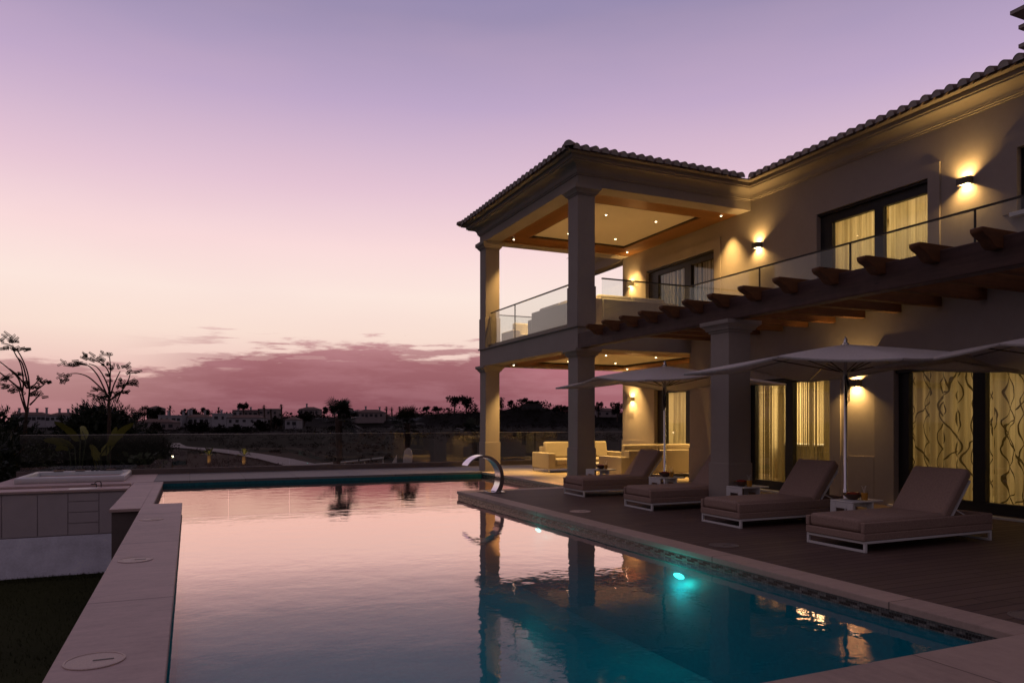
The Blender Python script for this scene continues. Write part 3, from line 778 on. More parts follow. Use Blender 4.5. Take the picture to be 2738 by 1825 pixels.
mb.box(xf, xf+.1, y0, y0+.1, z0, z1-.001); mb.box(xf, xf+.1, y1-.08, y1-.001, z0, z1-.001); mb.box(xf, xf+.1, y0+.1, y1-.08, z0, z0+.08); mb.box(xf, xf+.1, y0+.1, y1-.08, z1-.1, z1-.001)
w = mb.build('window', 'dark_metal', villa)
mb = MB(); mb.box(xf+.04, xf+.05, y0+.1, y1-.08, z0+.08, z1-.1); mb.build('pane', 'glass', w)
mb = MB(); mb.box(XU-0.12, XU+0.1, y0-.1, y1+.09, z0-.08, z0-.001); mb.build('sill', 'white_paint', w)

# curtains (each hangs free: a thing)
def hang_curtain(x, y0, y1, z0, z1, mat, label, amp=0.04, wl=0.22, seed=0):
    r = random.Random(seed); mb = MB(); n = max(8, int((y1-y0)/0.02)); vs = []
    ph = r.uniform(0, 6)
    for j in range(2):
        for i in range(n+1):
            y = y0+(y1-y0)*i/n
            w_ = amp*math.sin(2*PI*y/wl+ph+1.4*math.sin(y*3.1+ph))+amp*0.5*math.sin(2*PI*y/(wl*0.43)+2*ph)
            vs.append((x+w_*(1.0 if j == 0 else 0.8), y, (z0, z1)[j]))
    mb.add(vs, [(i, i+1, n+1+i+1, n+1+i) for i in range(n)])
    return tag(mb.build('curtain', mat, loc=(x, (y0+y1)/2, z0), smooth=80), label, 'curtain')
hang_curtain(RX+0.12, 17.75, 18.9, 0.03, 2.8, 'curtain_sheer', 'glowing sheer curtain in the right pane of the door behind the sofas', seed=1)
hang_curtain(RX+0.12, 18.95, 20.1, 0.03, 2.8, 'curtain_sheer', 'glowing sheer curtain in the left pane of the door behind the sofas', seed=2)
hang_curtain(RG+0.12, 11.2, 12.5, 0.03, 2.8, 'curtain_string', 'striped string curtain beside the umbrella pole and ground floor wall lamp', 0.02, 0.3, 3)
hang_curtain(RG+0.12, 12.54, 13.9, 0.03, 2.8, 'curtain_string', 'striped string curtain seen just right of the big pergola pillar', 0.02, 0.3, 4)
hang_curtain(RG+0.12, 8.15, 9.7, 0.03, 2.8, 'curtain_branch', 'branch patterned curtain behind the backrest of the nearest lounger', 0.05, 0.32, 5)
hang_curtain(RG+0.12, 6.2, 8.12, 0.03, 2.8, 'curtain_branch', 'branch patterned curtain in the right hand glass door at the photo edge', 0.05, 0.32, 6)
hang_curtain(RX+0.12, 10.5, 11.85, 4.03, 7.0, 'curtain_sheer', 'lit sheer curtain in the right pane of the upper balcony door', 0.035, 0.2, 7)
hang_curtain(RX+0.12, 11.9, 13.5, 4.03, 7.0, 'curtain_sheer', 'lit sheer curtain in the left pane of the upper balcony door', 0.035, 0.2, 8)
hang_curtain(RX+0.12, 17.4, 18.85, 4.03, 7.0, 'curtain_dim', 'unlit grey curtain in the right pane of the upper porch door', 0.03, 0.25, 9)
hang_curtain(RX+0.12, 18.95, 20.9, 4.03, 7.0, 'curtain_dim', 'unlit grey curtain in the left pane of the upper porch door', 0.03, 0.25, 10)
hang_curtain(RX+0.12, 6.3, 8.75, 5.3, 7.0, 'curtain_sheer', 'lit curtain in the small upper window at the right photo edge', 0.03, 0.2, 11)
# things seen through the string curtains
mb = MB(); mb.box(RG+1.2, RG+1.8, 12.75, 14.2, 0.01, 1.02, 0); mb.box(RG+1.15, RG+1.85, 12.65, 14.25, 1.021, 1.06, 1)
tag(mb.build('kitchen_counter', ['bronze', 'white_paint'], loc=(RG+1.5, 13.4, 0)), 'dark kitchen counter with pale worktop seen through the string curtain', 'counter')
mb = MB(); mb.box(RG+1.6, RG+2.0, 11.15, 11.9, 1.55, 2.10)
tag(mb.build('extractor_hood', 'bronze', loc=(RG+1.8, 11.5, 1.6), bevel=0.02), 'dark box shaped kitchen hood seen through the right string curtain', 'hood')
mb = MB()
for k in range(7): mb.box(RG+2.75, RG+2.85, 12.2, 12.75, 0.15+0.24*k, 0.27+0.24*k)
mb.box(RG+2.9, RG+2.95, 12.15, 12.2, 0.01, 1.9); mb.box(RG+2.9, RG+2.95, 12.75, 12.8, 0.01, 1.9)
tag(mb.build('shelf_rack', 'bronze', loc=(RG+2.9, 12.5, 0)), 'narrow shelf rack in the room behind the string curtain', 'shelf')

# balcony glass
def rail(name, label, segs, posts, z0=4.04, z1=5.19, loc=(0, 0, 0)):
    t = thing(name, label, 'glass railing', loc)
    mb = MB()
    for p, q in segs: mb.bar((*p, z1), (*q, z1), 0.045, 0.03)
    mb.build('handrail', 'dark_metal', t)
    for p, q in segs:
        mb = MB(); mb.bar((*p, (z0+z1)/2-0.008), (*q, (z0+z1)/2-0.008), 0.014, z1-z0-0.02); mb.build('glass_pane', 'glass', t)
    for p in posts:
        mb = MB(); mb.box(p[0]-.011, p[0]+.011, p[1]-.016, p[1]+.016, z0, z1-.016); mb.build('post', 'dark_metal', t)
    return t
rail('balcony_railing', 'long glass balcony railing above the pergola with dark handrail', [((12.09, 15.66), (12.09, 2.0)), ((12.07, 15.66), (9.40, 15.66))],
     [(12.09, 13.08), (12.09, 10.55), (12.09, 8.02), (12.09, 5.5)], loc=(12.09, 10, 4.0))
mb = MB()
t = rail('porch_railing', 'glass railing between the two upper porch columns over the pool', [((9.06, 16.47), (9.06, 22.12)), ((9.4, 22.42), (14.4, 22.42))], [(9.06, 20.2)], z0=4.15, loc=(9.06, 19.3, 4.0))
mb = MB(); mb.box(8.97, 9.15, 16.47, 22.12, 4.036, 4.15); mb.build('kerb', 'bronze', t)

# pergola
pg = thing('pergola', 'dark timber pergola with scroll ended rafters over the loungers', 'pergola', (8.9, 10.6, 0))
mb = MB(); mb.box(8.88, 9.10, 1.5, 15.945, 3.45, 3.83); mb.build('beam', 'beam_wood', pg, bevel=0.012)
ys = [14.83, 14.1, 13.37, 12.64, 11.9, 11.17]+[10.44-0.803*k for k in range(0, 10)]
for y in ys:
    poly = [(12.30, 3.90), (8.50, 3.90), (8.485, 3.885), (8.49, 3.845), (8.53, 3.81), (8.60, 3.785), (8.66, 3.75), (8.70, 3.705), (8.76, 3.675), (12.30, 3.675)]
    mb = MB(); mb.prism(poly, y-0.075, y+0.075, 'y'); mb.build('rafter', 'rafter_wood', pg, bevel=0.006, seg=1)
mb = MB(); mb.box(8.875, 9.375, 10.38, 10.88, 0.0, 3.27); pil = mb.build('pillar', 'plaster', pg, bevel=0.006, seg=1)
mb = MB(); mb.box(8.85, 9.40, 10.355, 10.905, 0.0, 0.86); mb.build('plinth', 'plaster', pil, bevel=0.008)
x, y, s = 8.875, 10.38, 0.5
prof = [(0.0, 3.235), (0.025, 3.24), (0.025, 3.275), (0.06, 3.28), (0.07, 3.315), (0.10, 3.35), (0.14, 3.38), (0.14, 3.447), (-0.1, 3.447)]
mb = MB(); mb.sweep([(x, y), (x, y+s), (x+s, y+s), (x+s, y)], prof, closed=True); mb.build('capital', 'plaster', pil, smooth=35)

# wall lamps: open box with a bulb inside, light leaves above and below
def wall_lamp(x, y, z, label, e):
    t = thing('wall_lamp', label, 'wall lamp', (x, y, z), 'up and down wall lamps on the villa')
    w, h, d, k = 0.13, 0.072, 0.15, 0.008
    mb = MB()
    mb.box(x-d, x-d+k, y-w, y+w, z-h, z+h); mb.box(x-d+k, x-.001, y-w, y-w+k, z-h, z+h); mb.box(x-d+k, x-.001, y+w-k, y+w, z-h, z+h)
    mb.build('shade', 'bronze', t)
    for zz in (z-h+.008, z+h-.008):
        mb = MB(); mb.add([(x-d+k+.012, y-w+k+.03, zz), (x-.012, y-w+k+.03, zz), (x-.012, y+w-k-.03, zz), (x-d+k+.012, y+w-k-.03, zz)], [(0, 1, 2, 3)]); mb.build('lens', 'frosted_lens', t)
    lamp('bulb_light', 'POINT', (x-0.115, y, z), e*1.1, WARM, t, size=0.008)
    for sg in (1, -1): lamp('bulb_beam', 'SPOT', (x-0.115, y, z+sg*0.004), e*9, WARM, t, size=0.01, spot=rad(130), blend=1.0, direction=(0.12, 0, sg))
    return t
wall_lamp(XU, 21.95, 6.50, 'small box lamp on the upper porch wall beside the corner', 7.0)
wall_lamp(XU, 15.62, 6.49, 'box lamp casting light fans between the two upper balcony doors', 9.0)
wall_lamp(XU, 9.73, 6.48, 'box lamp on the upper wall between lit door and small window', 9.0)
wall_lamp(XG, 10.62, 2.39, 'box lamp partly behind the middle umbrella pole', 10.0)
wall_lamp(XU, 21.91, 2.42, 'box lamp on the ground floor porch wall above the sofas', 9.0)
# ceiling spotlights
def spot(x, y, z, label, e, ang=72):
    t = thing('ceiling_spotlight', label, 'ceiling spotlight', (x, y, z), 'recessed spotlights in the porch ceilings')
    mb = MB(); mb.lathe([(0.030, 0.0), (0.055, 0.0), (0.055, -0.006), (0.030, -0.008)], (x, y, z), 20); mb.build('trim', 'satin_steel', t, smooth=30)
    mb = MB(); mb.lathe([(0.0285, -0.001), (0.0285, -0.009), (0.018, -0.016), (0.004, -0.018)], (x, y, z), 16); mb.build('lens', 'bulb', t, smooth=60)
    lamp('spot_beam', 'SPOT', (x, y, z-0.03), e, WARM, t, size=0.03, spot=rad(ang), blend=1.0, direction=(0, 0, -1))
pos = [(9.66, 21.64, 'far left corner'), (9.66, 16.72, 'near left corner'), (14.02, 21.64, 'far right corner'), (14.02, 16.72, 'near right corner')]
pan = [(11.09, 20.55, 'far left of the pale panel'), (11.09, 18.24, 'near left of the pale panel'), (12.84, 20.53, 'far right of the pale panel'), (12.84, 18.25, 'near right of the pale panel')]
for zb, nm, e in ((7.55, 'upper', 900), (3.46, 'lower', 760)):
    for x, y, w in pos: spot(x, y, zb+0.011, 'spotlight in the wood border of the %s porch ceiling, %s' % (nm, w), e)
    for x, y, w in pan: spot(x, y, zb+0.096, 'spotlight in the %s porch ceiling, %s' % (nm, w), e)

# ================================================================== FURNITURE
# sun loungers: local x from the foot end (towards the pool) to the head
def make_lounger():
    t = thing('sun_lounger', 'taupe sun lounger', 'sun lounger', (0, 0, 0), 'sun loungers in a row on the timber deck')
    for x, nm in ((0.04, 'leg'), (2.40, 'leg')):
        mb = MB()
        for y in (-0.445, 0.445): mb.box(x-.018, x+.018, y-.018, y+.018, 0.0, 0.105)
        mb.box(x-.018, x+.018, -0.427, 0.427, 0.0, 0.03); mb.box(x-.018, x+.018, -0.463, 0.463, 0.106, 0.138)
        mb.build('leg_frame', 'white_paint', t, bevel=0.003, seg=1)
    mb = MB()
    for y in (-0.445, 0.445): mb.box(0.06, 2.38, y-.018, y+.018, 0.108, 0.138)
    mb.build('side_rail', 'white_paint', t, bevel=0.003, seg=1)
    mb = MB(); mb.box(0.0, 2.44, -0.462, 0.462, 0.14, 0.235)
    mb.box(0.0, 2.44, -0.462, -0.405, 0.2351, 0.368); mb.box(0.0, 2.44, 0.405, 0.462, 0.2351, 0.368); mb.box(2.36, 2.44, -0.4049, 0.4049, 0.2351, 0.368)
    mb.build('base', 'fabric_taupe', t, bevel=0.014, seg=3)
    mb = MB(); mb.box(0.005, 1.56, -0.40, 0.40, 0.238, 0.405); mb.build('mattress', 'fabric_taupe', t, bevel=0.045, seg=4, smooth=60)
    a = Vector((1.50, 0, 0.33)); b = Vector((2.02, 0, 0.985)); d = (b-a).normalized(); n = Vector((d.z, 0, -d.x))
    p = [a-n*0.015, b-n*0.015, b+n*0.135, a+n*0.135]
    mb = MB(); mb.prism([(q.x, q.z) for q in p], -0.40, 0.40, 'y'); mb.build('backrest', 'fabric_taupe', t, bevel=0.045, seg=4, smooth=60)
    mb = MB()
    for y in (-0.385, 0.385): mb.bar(a+n*0.15+Vector((0, y, 0)), b-d*0.1+n*0.15+Vector((0, y, 0)), 0.025, 0.025)
    mb.bar(b-d*0.1+n*0.15+Vector((0, -0.385, 0)), b-d*0.1+n*0.15+Vector((0, 0.385, 0)), 0.025)
    fr = mb.build('back_frame', 'white_paint', t)
    mb = MB()
    for y in (-0.37, 0.37): mb.bar(a+d*0.27+n*0.16+Vector((0, y, 0)), Vector((2.02, y, 0.345)), 0.014)
    mb.build('prop', 'white_paint', t)
    return t
lg = make_lounger()
spots = [(7.53, 6.83, 0.0, 'nearest and largest taupe sun lounger at the right, whole frame visible'),
         (7.56, 9.06, -0.01, 'sun lounger directly right of the big pergola pillar, backrest beside the umbrella pole'),
         (7.59, 11.40, -0.012, 'sun lounger whose backrest is half hidden by the big pergola pillar'),
         (7.69, 14.05, -0.015, 'farthest small sun lounger in front of the second porch sofa')]
for i, (x, y, rz, lb) in enumerate(spots):
    o = lg if i == 0 else dup(lg, (x, y, 0))
    o.location = (x, y, 0); o.rotation_euler = (0, 0, rz); o['label'] = lb

# side tables, bowls and glasses
def make_table():
    t = thing('side_table', 'white side table', 'side table', (0, 0, 0), 'low side tables between the loungers')
    mb = MB(); mb.box(0, 0.62, -0.40, 0.0, 0.445, 0.470); mb.build('table_top', 'white_paint', t, bevel=0.008)
    for x in (0.0, 0.40):
        mb = MB(); mb.box(x, x+0.022, -0.40, -0.30, 0.0, 0.444); mb.box(x, x+0.022, -0.10, 0.0, 0.0, 0.444); mb.box(x, x+0.022, -0.2999, -0.1001, 0.36, 0.444); mb.box(x, x+0.022, -0.2999, -0.1001, 0, 0.03)
        mb.build('leg', 'white_paint', t, bevel=0.004, seg=1)
    return t
def make_bowl():
    t = thing('fruit_bowl', 'fruit bowl', 'bowl', (0, 0, 0), 'bowls of watermelon on the side tables')
    mb = MB(); mb.lathe([(0.05, 0.0), (0.06, 0.004), (0.115, 0.045), (0.148, 0.088), (0.142, 0.088), (0.11, 0.05), (0.05, 0.014)], (0, 0, 0), 28); mb.build('bowl', 'bowl', t, smooth=50)
    mb = MB()
    for k in range(5):
        a = k*1.26; c = Vector((0.062*math.cos(a), 0.062*math.sin(a), 0.05)); d = Vector((-math.sin(a), math.cos(a), 0))
        vs = []
        for w in (-0.014, 0.014):
            for j in range(7):
                q = PI*j/6; vs.append(c+Vector((math.cos(a), math.sin(a), 0))*w+d*0.055*math.cos(q)+Vector((0, 0, 0.055-0.05*math.sin(q))))
        mb.add(vs, [tuple(range(7)), tuple(range(13, 6, -1))]+[(j, j+1, 8+j, 7+j) for j in range(6)]+[(6, 0, 7, 13)])
    mb.build('watermelon', 'melon', t)
    return t
def make_juice():
    t = thing('juice_glass', 'juice', 'glass', (0, 0, 0), 'glasses of orange juice on the side tables')
    mb = MB(); mb.lathe([(0.040, 0.0), (0.044, 0.002), (0.05, 0.15), (0.0485, 0.15), (0.043, 0.008)], (0, 0, 0), 24); mb.build('tumbler', 'clear_glass', t, smooth=50)
    mb = MB(); mb.lathe([(0.041, 0.009), (0.046, 0.115)], (0, 0, 0), 24); mb.build('juice', 'juice', t, smooth=50)
    for k, (dx, dy) in enumerate(((0.02, 0.01), (-0.02, 0.012))):
        mb = MB(); mb.tube([(dx*.3, dy*.3, 0.116), (dx*1.2, dy*1.2, 0.19), (dx*2.2, dy*1.2, 0.21)], 0.003, 6); mb.build('straw', 'white_paint', t)
    return t
tb, bw, jc = make_table(), make_bowl(), make_juice()
where = ['between the nearest lounger and the next one', 'in front of the big pergola pillar', 'beside the far parasol pole', 'by the middle porch column behind the farthest lounger']
for i, (x, y, bx) in enumerate(((8.62, 7.88, 0.28), (8.75, 10.30, 0.20), (8.74, 12.68, 0.30), (8.80, 15.42, 0.34))):
    for src, nm, loc in ((tb, 'white side table ', (x, y, 0)), (bw, 'bowl of red watermelon on the table ', (x+bx, y-0.16, 0.4705)), (jc, 'glass of orange juice on the table ', (x+bx+0.02, y-0.345, 0.4705))):
        o = src if i == 0 else dup(src, loc)
        o.location = loc; o['label'] = (nm+where[i])

# parasols
def make_umbrella(a, zc, zm, zap, hubz):
    t = thing('parasol', 'parasol', 'parasol', (0, 0, 0), 'square pale parasols over the loungers')
    mb = MB(); mb.box(-0.30, 0.30, -0.30, 0.30, 0.0, 0.05); mb.build('base', 'satin_steel', t, bevel=0.01)
    mb = MB(); mb.lathe([(0.034, 0.051), (0.034, 0.55), (0.026, 0.56), (0.026, zap-0.03)], (0, 0, 0), 16); mb.build('pole', 'steel', t, smooth=40)
    mb = MB(); mb.lathe([(0.035, hubz-.14), (0.042, hubz-.13), (0.042, hubz-.03), (0.085, hubz-.02), (0.085, hubz+.015), (0.035, hubz+.02)], (0, 0, 0), 16); mb.build('hub', 'satin_steel', t, smooth=40)
    mb = MB(); mb.lathe([(0.05, zap-.01), (0.05, zap+.015), (0.032, zap+.03), (0.026, zap+.08), (0.006, zap+.12)], (0, 0, 0), 12); mb.build('finial', 'steel', t, smooth=40)
    # cloth: square, eight ribs, edge sagging up between rib ends
    ends = []
    for i, j in ((-1, -1), (0, -1), (1, -1), (1, 0), (1, 1), (0, 1), (-1, 1), (-1, 0)): ends.append(Vector((i*a, j*a, zc if i*j else zm)))
    rows = 7; per = 6; vs = []; top = Vector((0, 0, zap))
    for r_ in range(rows+1):
        f = r_/rows
        for k in range(8):
            for q in range(per):
                u = q/per; e0, e1 = ends[k], ends[(k+1) % 8]
                sag = 4*u*(1-u)
                p0 = top.lerp(e0, f); p1 = top.lerp(e1, f)
                p = p0.lerp(p1, u); p.z += 0.008*math.sin(PI*f)-0.03*sag*f
                if f > 0.99: p.z += 0.0; c = Vector((0, 0, p.z)); p = c+(p-c)*(1-0.03*sag)
                vs.append(p)
    m = 8*per; fs = [(r_*m+k, r_*m+(k+1) % m, (r_+1)*m+(k+1) % m, (r_+1)*m+k) for r_ in range(rows) for k in range(m)]
    # short hem hanging from the rim
    o = len(vs); vs += [Vector((v.x*1.0, v.y*1.0, v.z-0.035)) for v in vs[rows*m:]]
    fs += [(rows*m+k, rows*m+(k+1) % m, o+(k+1) % m, o+k) for k in range(m)]
    mb = MB(); mb.add(vs, fs); cn = mb.build('canopy', 'canopy', t, smooth=35)
    sd = cn.modifiers.new('thickness', 'SOLIDIFY'); sd.thickness = 0.006
    for e in ends:
        pts = []
        for f in (0.04, 0.25, 0.5, 0.75, 1.0):
            p = top.lerp(e, f); p.z += 0.008*math.sin(PI*f)-0.024; pts.append(p)
        mb = MB(); mb.tube(pts, 0.011, 6); rb = mb.build('rib', 'satin_steel', t, smooth=50)
        f = 0.46; q = top.lerp(e, f); q.z += 0.008*math.sin(PI*f)-0.03
        d = Vector((e.x, e.y, 0)).normalized()*0.08
        mb = MB(); mb.tube([(d.x, d.y, hubz), q], 0.009, 6); mb.build('strut', 'bronze', rb, smooth=50)
    mb = MB()
    for k in range(3):
        pts = [(-0.05-0.012*k, -0.03-.01*k, hubz-0.05), (-0.055, -0.07-.015*k, hubz-0.25), (-0.045, -0.05-0.02*k, hubz-0.46), (-0.05, -0.035, hubz-0.50-0.02*k), (-0.055+.01*k, -0.02, hubz-0.35), (-0.05, -0.02, hubz-0.08)]
        mb.tube(pts, 0.006, 6)
    mb.build('cord', 'black', t)
    return t
um = make_umbrella(1.76, 2.40, 2.555, 2.83, 2.40)
um.location = (9.45, 8.335, 0); um.rotation_euler = (0, 0, 0.2); um['label'] = 'middle parasol with its chrome pole in front of the wall lamp'
dup(um, (9.50, 13.17, 0), 0.02, 'farthest parasol between the porch column and the big pillar')
dup(um, (10.65, 5.60, 0), 0.0, 'nearest parasol, only its canopy corner showing at the right photo edge')

# lounge sofas (local: back towards -y, x along the seat)
def make_sofa(nm, w, d, mat, label, cat='sofa', zb=0.12, arm=0.62, back=0.80, seat=0.40, cush=0.97, leg=True, aw=0.26):
    t = thing(nm, label, cat)
    if leg:
        mb = MB()
        for x in (0.03, w-0.03):
            mb.bar((x, 0.03, 0.012), (x, d-0.03, 0.012), 0.025); mb.bar((x, 0.03, zb-.012), (x, d-0.03, zb-.012), 0.025)
            for y in (0.03, d-0.03): mb.bar((x, y, 0.024), (x, y, zb-0.024), 0.025)
        mb.build('leg_frame', 'satin_steel', t)
    mb = MB(); mb.box(aw+.001, w-aw-.001, 0.26, d-0.02, zb, seat-0.15); mb.build('base', mat, t, bevel=0.015)
    for x in (0, w-aw):
        mb = MB(); mb.box(x, x+aw, 0.0, d, zb, arm); mb.build('arm', mat, t, bevel=0.025, seg=3)
    mb = MB(); mb.box(aw+.001, w-aw-.001, 0.0, 0.25, zb, back); mb.build('backrest', mat, t, bevel=0.025, seg=3)
    n = max(1, round((w-2*aw)/1.1)); cw = (w-2*aw)/n
    for k in range(n):
        mb = MB(); mb.box(aw+cw*k+.006, aw+cw*(k+1)-.006, 0.24, d+0.0, seat-0.148, seat+0.03); mb.build('seat_cushion', mat, t, bevel=0.05, seg=4, smooth=60)
        x0, x1 = aw+cw*k+.015, aw+cw*(k+1)-.015
        mb = MB(); mb.prism([(0.26, seat+.035), (0.52, seat+.035), (0.42, cush), (0.24, cush-0.01)], x0, x1, 'x'); mb.build('back_cushion', mat, t, bevel=0.06, seg=4, smooth=60)
    return t
s1 = make_sofa('sofa', 2.9, 1.22, 'fabric_sand', 'sand sofa facing us at the back of the ground floor porch')
s1.rotation_euler = (0, 0, PI); s1.location = (13.30, 21.80, 0)
s2 = make_sofa('sofa', 2.9, 1.25, 'fabric_sand', 'sand sofa seen from behind, just beyond the farthest lounger')
s2.location = (11.1, 17.45, 0)
s3 = make_sofa('sofa', 3.05, 1.0, 'fabric_white', 'white sofa on the upper porch with its back to the glass railing', leg=False, zb=0.03, arm=0.68, back=0.87, cush=1.02)
s3.rotation_euler = (0, 0, -PI/2); s3.location = (9.32, 19.85, 3.99)
s4 = make_sofa('sofa', 2.7, 1.0, 'fabric_white', 'white sofa on the upper porch right of the front column, seen from behind', leg=False, zb=0.03, arm=0.9, back=0.90, cush=1.06)
s4.location = (9.75, 16.62, 3.99)
s5 = make_sofa('armchair', 1.5, 0.95, 'fabric_white', 'low white armchair at the far left corner of the upper porch', 'armchair', leg=False, zb=0.03, arm=0.54, back=0.60, cush=0.85)
s5.rotation_euler = (0, 0, PI); s5.location = (10.85, 21.95, 3.99)
t = thing('coffee_table', 'low pale coffee table between the two porch sofas', 'table', (12.2, 19.6, 0))
mb = MB(); mb.box(11.6, 12.8, 19.25, 19.95, 0.30, 0.34); mb.build('table_top', 'white_paint', t, bevel=0.006)
for x in (11.63, 12.74):
    for y in (19.28, 19.89):
        mb = MB(); mb.box(x, x+.03, y, y+.03, 0, 0.30); mb.build('leg', 'satin_steel', t)
t = thing('candle_lantern', 'small lit candle in a glass just right of the middle porch column', 'candle', (9.62, 16.8, 0))
mb = MB(); mb.lathe([(0.07, 0), (0.075, 0.0), (0.075, 0.30), (0.07, 0.30)], (9.62, 16.8, 0), 20); mb.build('glass', 'clear_glass', t, smooth=50)
mb = MB(); mb.lathe([(0.03, 0.0), (0.03, 0.18)], (9.62, 16.8, 0), 12); mb.build('candle', 'white_paint', t, smooth=50)
mb = MB(); mb.lathe([(0.004, 0.185), (0.014, 0.205), (0.010, 0.23), (0.002, 0.255)], (9.62, 16.8, 0), 10); mb.build('flame', 'flame', t, smooth=60)

# waterfall spout: a bent steel blade rising from the deck corner
def spout():
    t = thing('water_spout', 'curved steel waterfall spout standing on the deck corner over the pool', 'fountain', (6.35, 15.45, 0))
    c = Vector((6.07, 0, 0.30)); R = 0.455; hw = 0.15; vs = []
    pts = []
    for k in range(33):
        a = rad(-38+ (172+38-30)*k/32+0)       # from the foot round to the lip
        r = R+0.02*math.sin(a)
        pts.append((c.x+r*1.03*math.cos(a), c.z+r*1.12*math.sin(a)))
    n = len(pts); th = 0.03
    for i, (x, z) in enumerate(pts):
        x0, z0 = pts[max(i-1, 0)]; x1, z1 = pts[min(i+1, n-1)]
        d = Vector((x1-x0, z1-z0)).normalized(); nn = Vector((-d.y, d.x))
        w = hw*(1.0+0.25*i/n); tk = th*(1.9-1.5*i/n)
        for sy, so in ((-1, -1), (1, -1), (1, 1), (-1, 1)): vs.append((x+nn.x*so*tk, 15.45+sy*w, z+nn.y*so*tk))
    fs = [(i*4+k, i*4+(k+1) % 4, (i+1)*4+(k+1) % 4, (i+1)*4+k) for i in range(n-1) for k in range(4)]+[(0, 1, 2, 3), ((n-1)*4+3, (n-1)*4+2, (n-1)*4+1, (n-1)*4)]
    mb = MB(); mb.add(vs, fs); mb.build('blade', 'steel', t, smooth=40)
    mb = MB(); mb.box(6.22, 6.60, 15.22, 15.66, -0.003, 0.018); mb.build('flange', 'steel', t, bevel=0.004)
spout()

# pool lights on the right pool wall
for y, z, lb, e in ((7.62, -0.36, 'turquoise pool light under water on the right wall, nearer one', 13), (11.72, -0.33, 'turquoise pool light under water on the right wall, farther one', 4)):
    t = thing('pool_light', lb, 'pool light', (5.72, y, z), 'underwater pool lights')
    mb = MB(); mb.add([(5.712, y+0.11*math.cos(2*PI*k/20), z+0.036*math.sin(2*PI*k/20)) for k in range(20)]+[(5.700, y+0.085*math.cos(2*PI*k/20), z+0.026*math.sin(2*PI*k/20)) for k in range(20)], [tuple(range(20, 40))]+[(k, (k+1) % 20, 20+(k+1) % 20, 20+k) for k in range(20)], 0)
    mb.build('lens', 'pool_lens', t)
    lamp('pool_beam', 'POINT', (5.56, y, z-0.12), e, (0.03, 0.85, 0.76), t, size=0.05)

# stone ledge on the left, step-back, lids
t = thing('ledge_wall', 'pale stone topped low wall stepping along the left pool edge', 'wall', (-0.5, 9, 0))
mb = MB(); mb.box(-0.835, -0.138, 1.5, 15.90, -0.06, 0.0); mb.build('coping', 'ledge_stone', t, bevel=0.008)
mb = MB(); mb.box(-1.36, -0.836, 15.22, 21.80, -0.06, -0.002); mb.box(-0.8355, -0.655, 15.902, 21.80, -0.06, -0.002); mb.build('coping', 'ledge_stone', t, bevel=0.006)
mb = MB(); mb.box(-0.79, -0.152, 1.5, 15.28, -2.1, -0.062); mb.box(-1.325, -0.80, 15.285, 21.75, -2.1, -0.062); mb.box(-0.799, -0.672, 15.905, 21.75, -2.1, -0.062); mb.build('wall', 'wall_stone', t)
def lid(x, y, z, r, mat, label):
    t = thing('skimmer_lid', label, 'lid', (x, y, z), 'round skimmer lids beside the pool')
    mb = MB(); mb.lathe([(r, 0.001), (r, 0.007), (r*0.93, 0.009), (r*0.91, 0.005), (r*0.04, 0.005)], (x, y, z), 48); mb.build('cover', mat, t, smooth=30)
    mb = MB(); mb.box(x-0.01, x+r*0.62, y-0.009, y+0.009, z+0.0055, z+0.0085); mb.build('handle', 'bronze', t)
def lid_mat(name, c):
    m, nt, out = newmat(name); co = coords(nt)
    b = N(nt, 'ShaderNodeTexBrick', in_Scale=42.0); b.inputs['Mortar Size'].default_value = 0.03
    b.inputs['Color1'].default_value = c; b.inputs['Color2'].default_value = scale_c(c, 0.85); b.inputs['Mortar'].default_value = scale_c(c, 1.35)
    L(nt, co, b.inputs['Vector']); principled(nt, out, b.outputs['Color'], 0.5, 0, 0.4, bump(nt, b.outputs['Fac'], 0.3, 0.003)); return m
M['lid_pale'] = lid_mat('lid_pale', c4(0.50, 0.37, 0.32)); M['lid_dark'] = lid_mat('lid_dark', c4(0.15, 0.115, 0.105))
lid(-0.585, 5.59, 0, 0.187, 'lid_pale', 'largest round lid on the left stone ledge, nearest to us')
lid(-0.58, 9.50, 0, 0.185, 'lid_pale', 'middle round lid on the left stone ledge')
lid(-0.58, 13.38, 0, 0.185, 'lid_pale', 'smallest and farthest round lid on the left stone ledge')
lid(6.42, 11.45, -0.003, 0.19, 'lid_pale', 'pale round lid in the deck near the farther pool light')
lid(6.36, 7.53, -0.003, 0.19, 'lid_dark', 'dark round lid in the deck in front of the loungers')
lid(6.36, 3.72, -0.003, 0.19, 'lid_dark', 'dark round lid in the deck at the right photo edge')

# outdoor kitchen and hot tub
kt = thing('outdoor_kitchen', 'long grey outdoor kitchen counter with drawers left of the pool', 'kitchen counter', (-3.2, 19.9, -2.0))
mb = MB(); mb.box(-6.5, -1.37, 19.92, 20.84, -1.07, -0.05); mb.build('cabinet', 'cabinet', kt)
mb = MB(); mb.box(-6.5, -1.372, 19.86, 20.62, -0.048, 0.006); mb.build('countertop', 'ledge_stone', kt, bevel=0.006)
mb = MB(); mb.box(-6.5, -1.372, 20.86, 21.82, -1.07, -0.0); mb.box(-6.5, -1.372, 20.84, 20.93, -0.0, 0.05); mb.build('back_wall', 'ledge_stone', kt)
mb = MB(); mb.box(-6.5, -1.35, 19.90, 21.8, -2.15, -1.075); mb.build('plinth', 'block_stone', kt, bevel=0.01)
for a, b in ((-4.62, -3.94), (-3.92, -3.245), (-3.225, -2.635)):
    mb = MB(); mb.box(a, b, 19.895, 19.919, -1.05, -0.085); mb.build('door', 'cabinet', kt, bevel=0.003, seg=1)
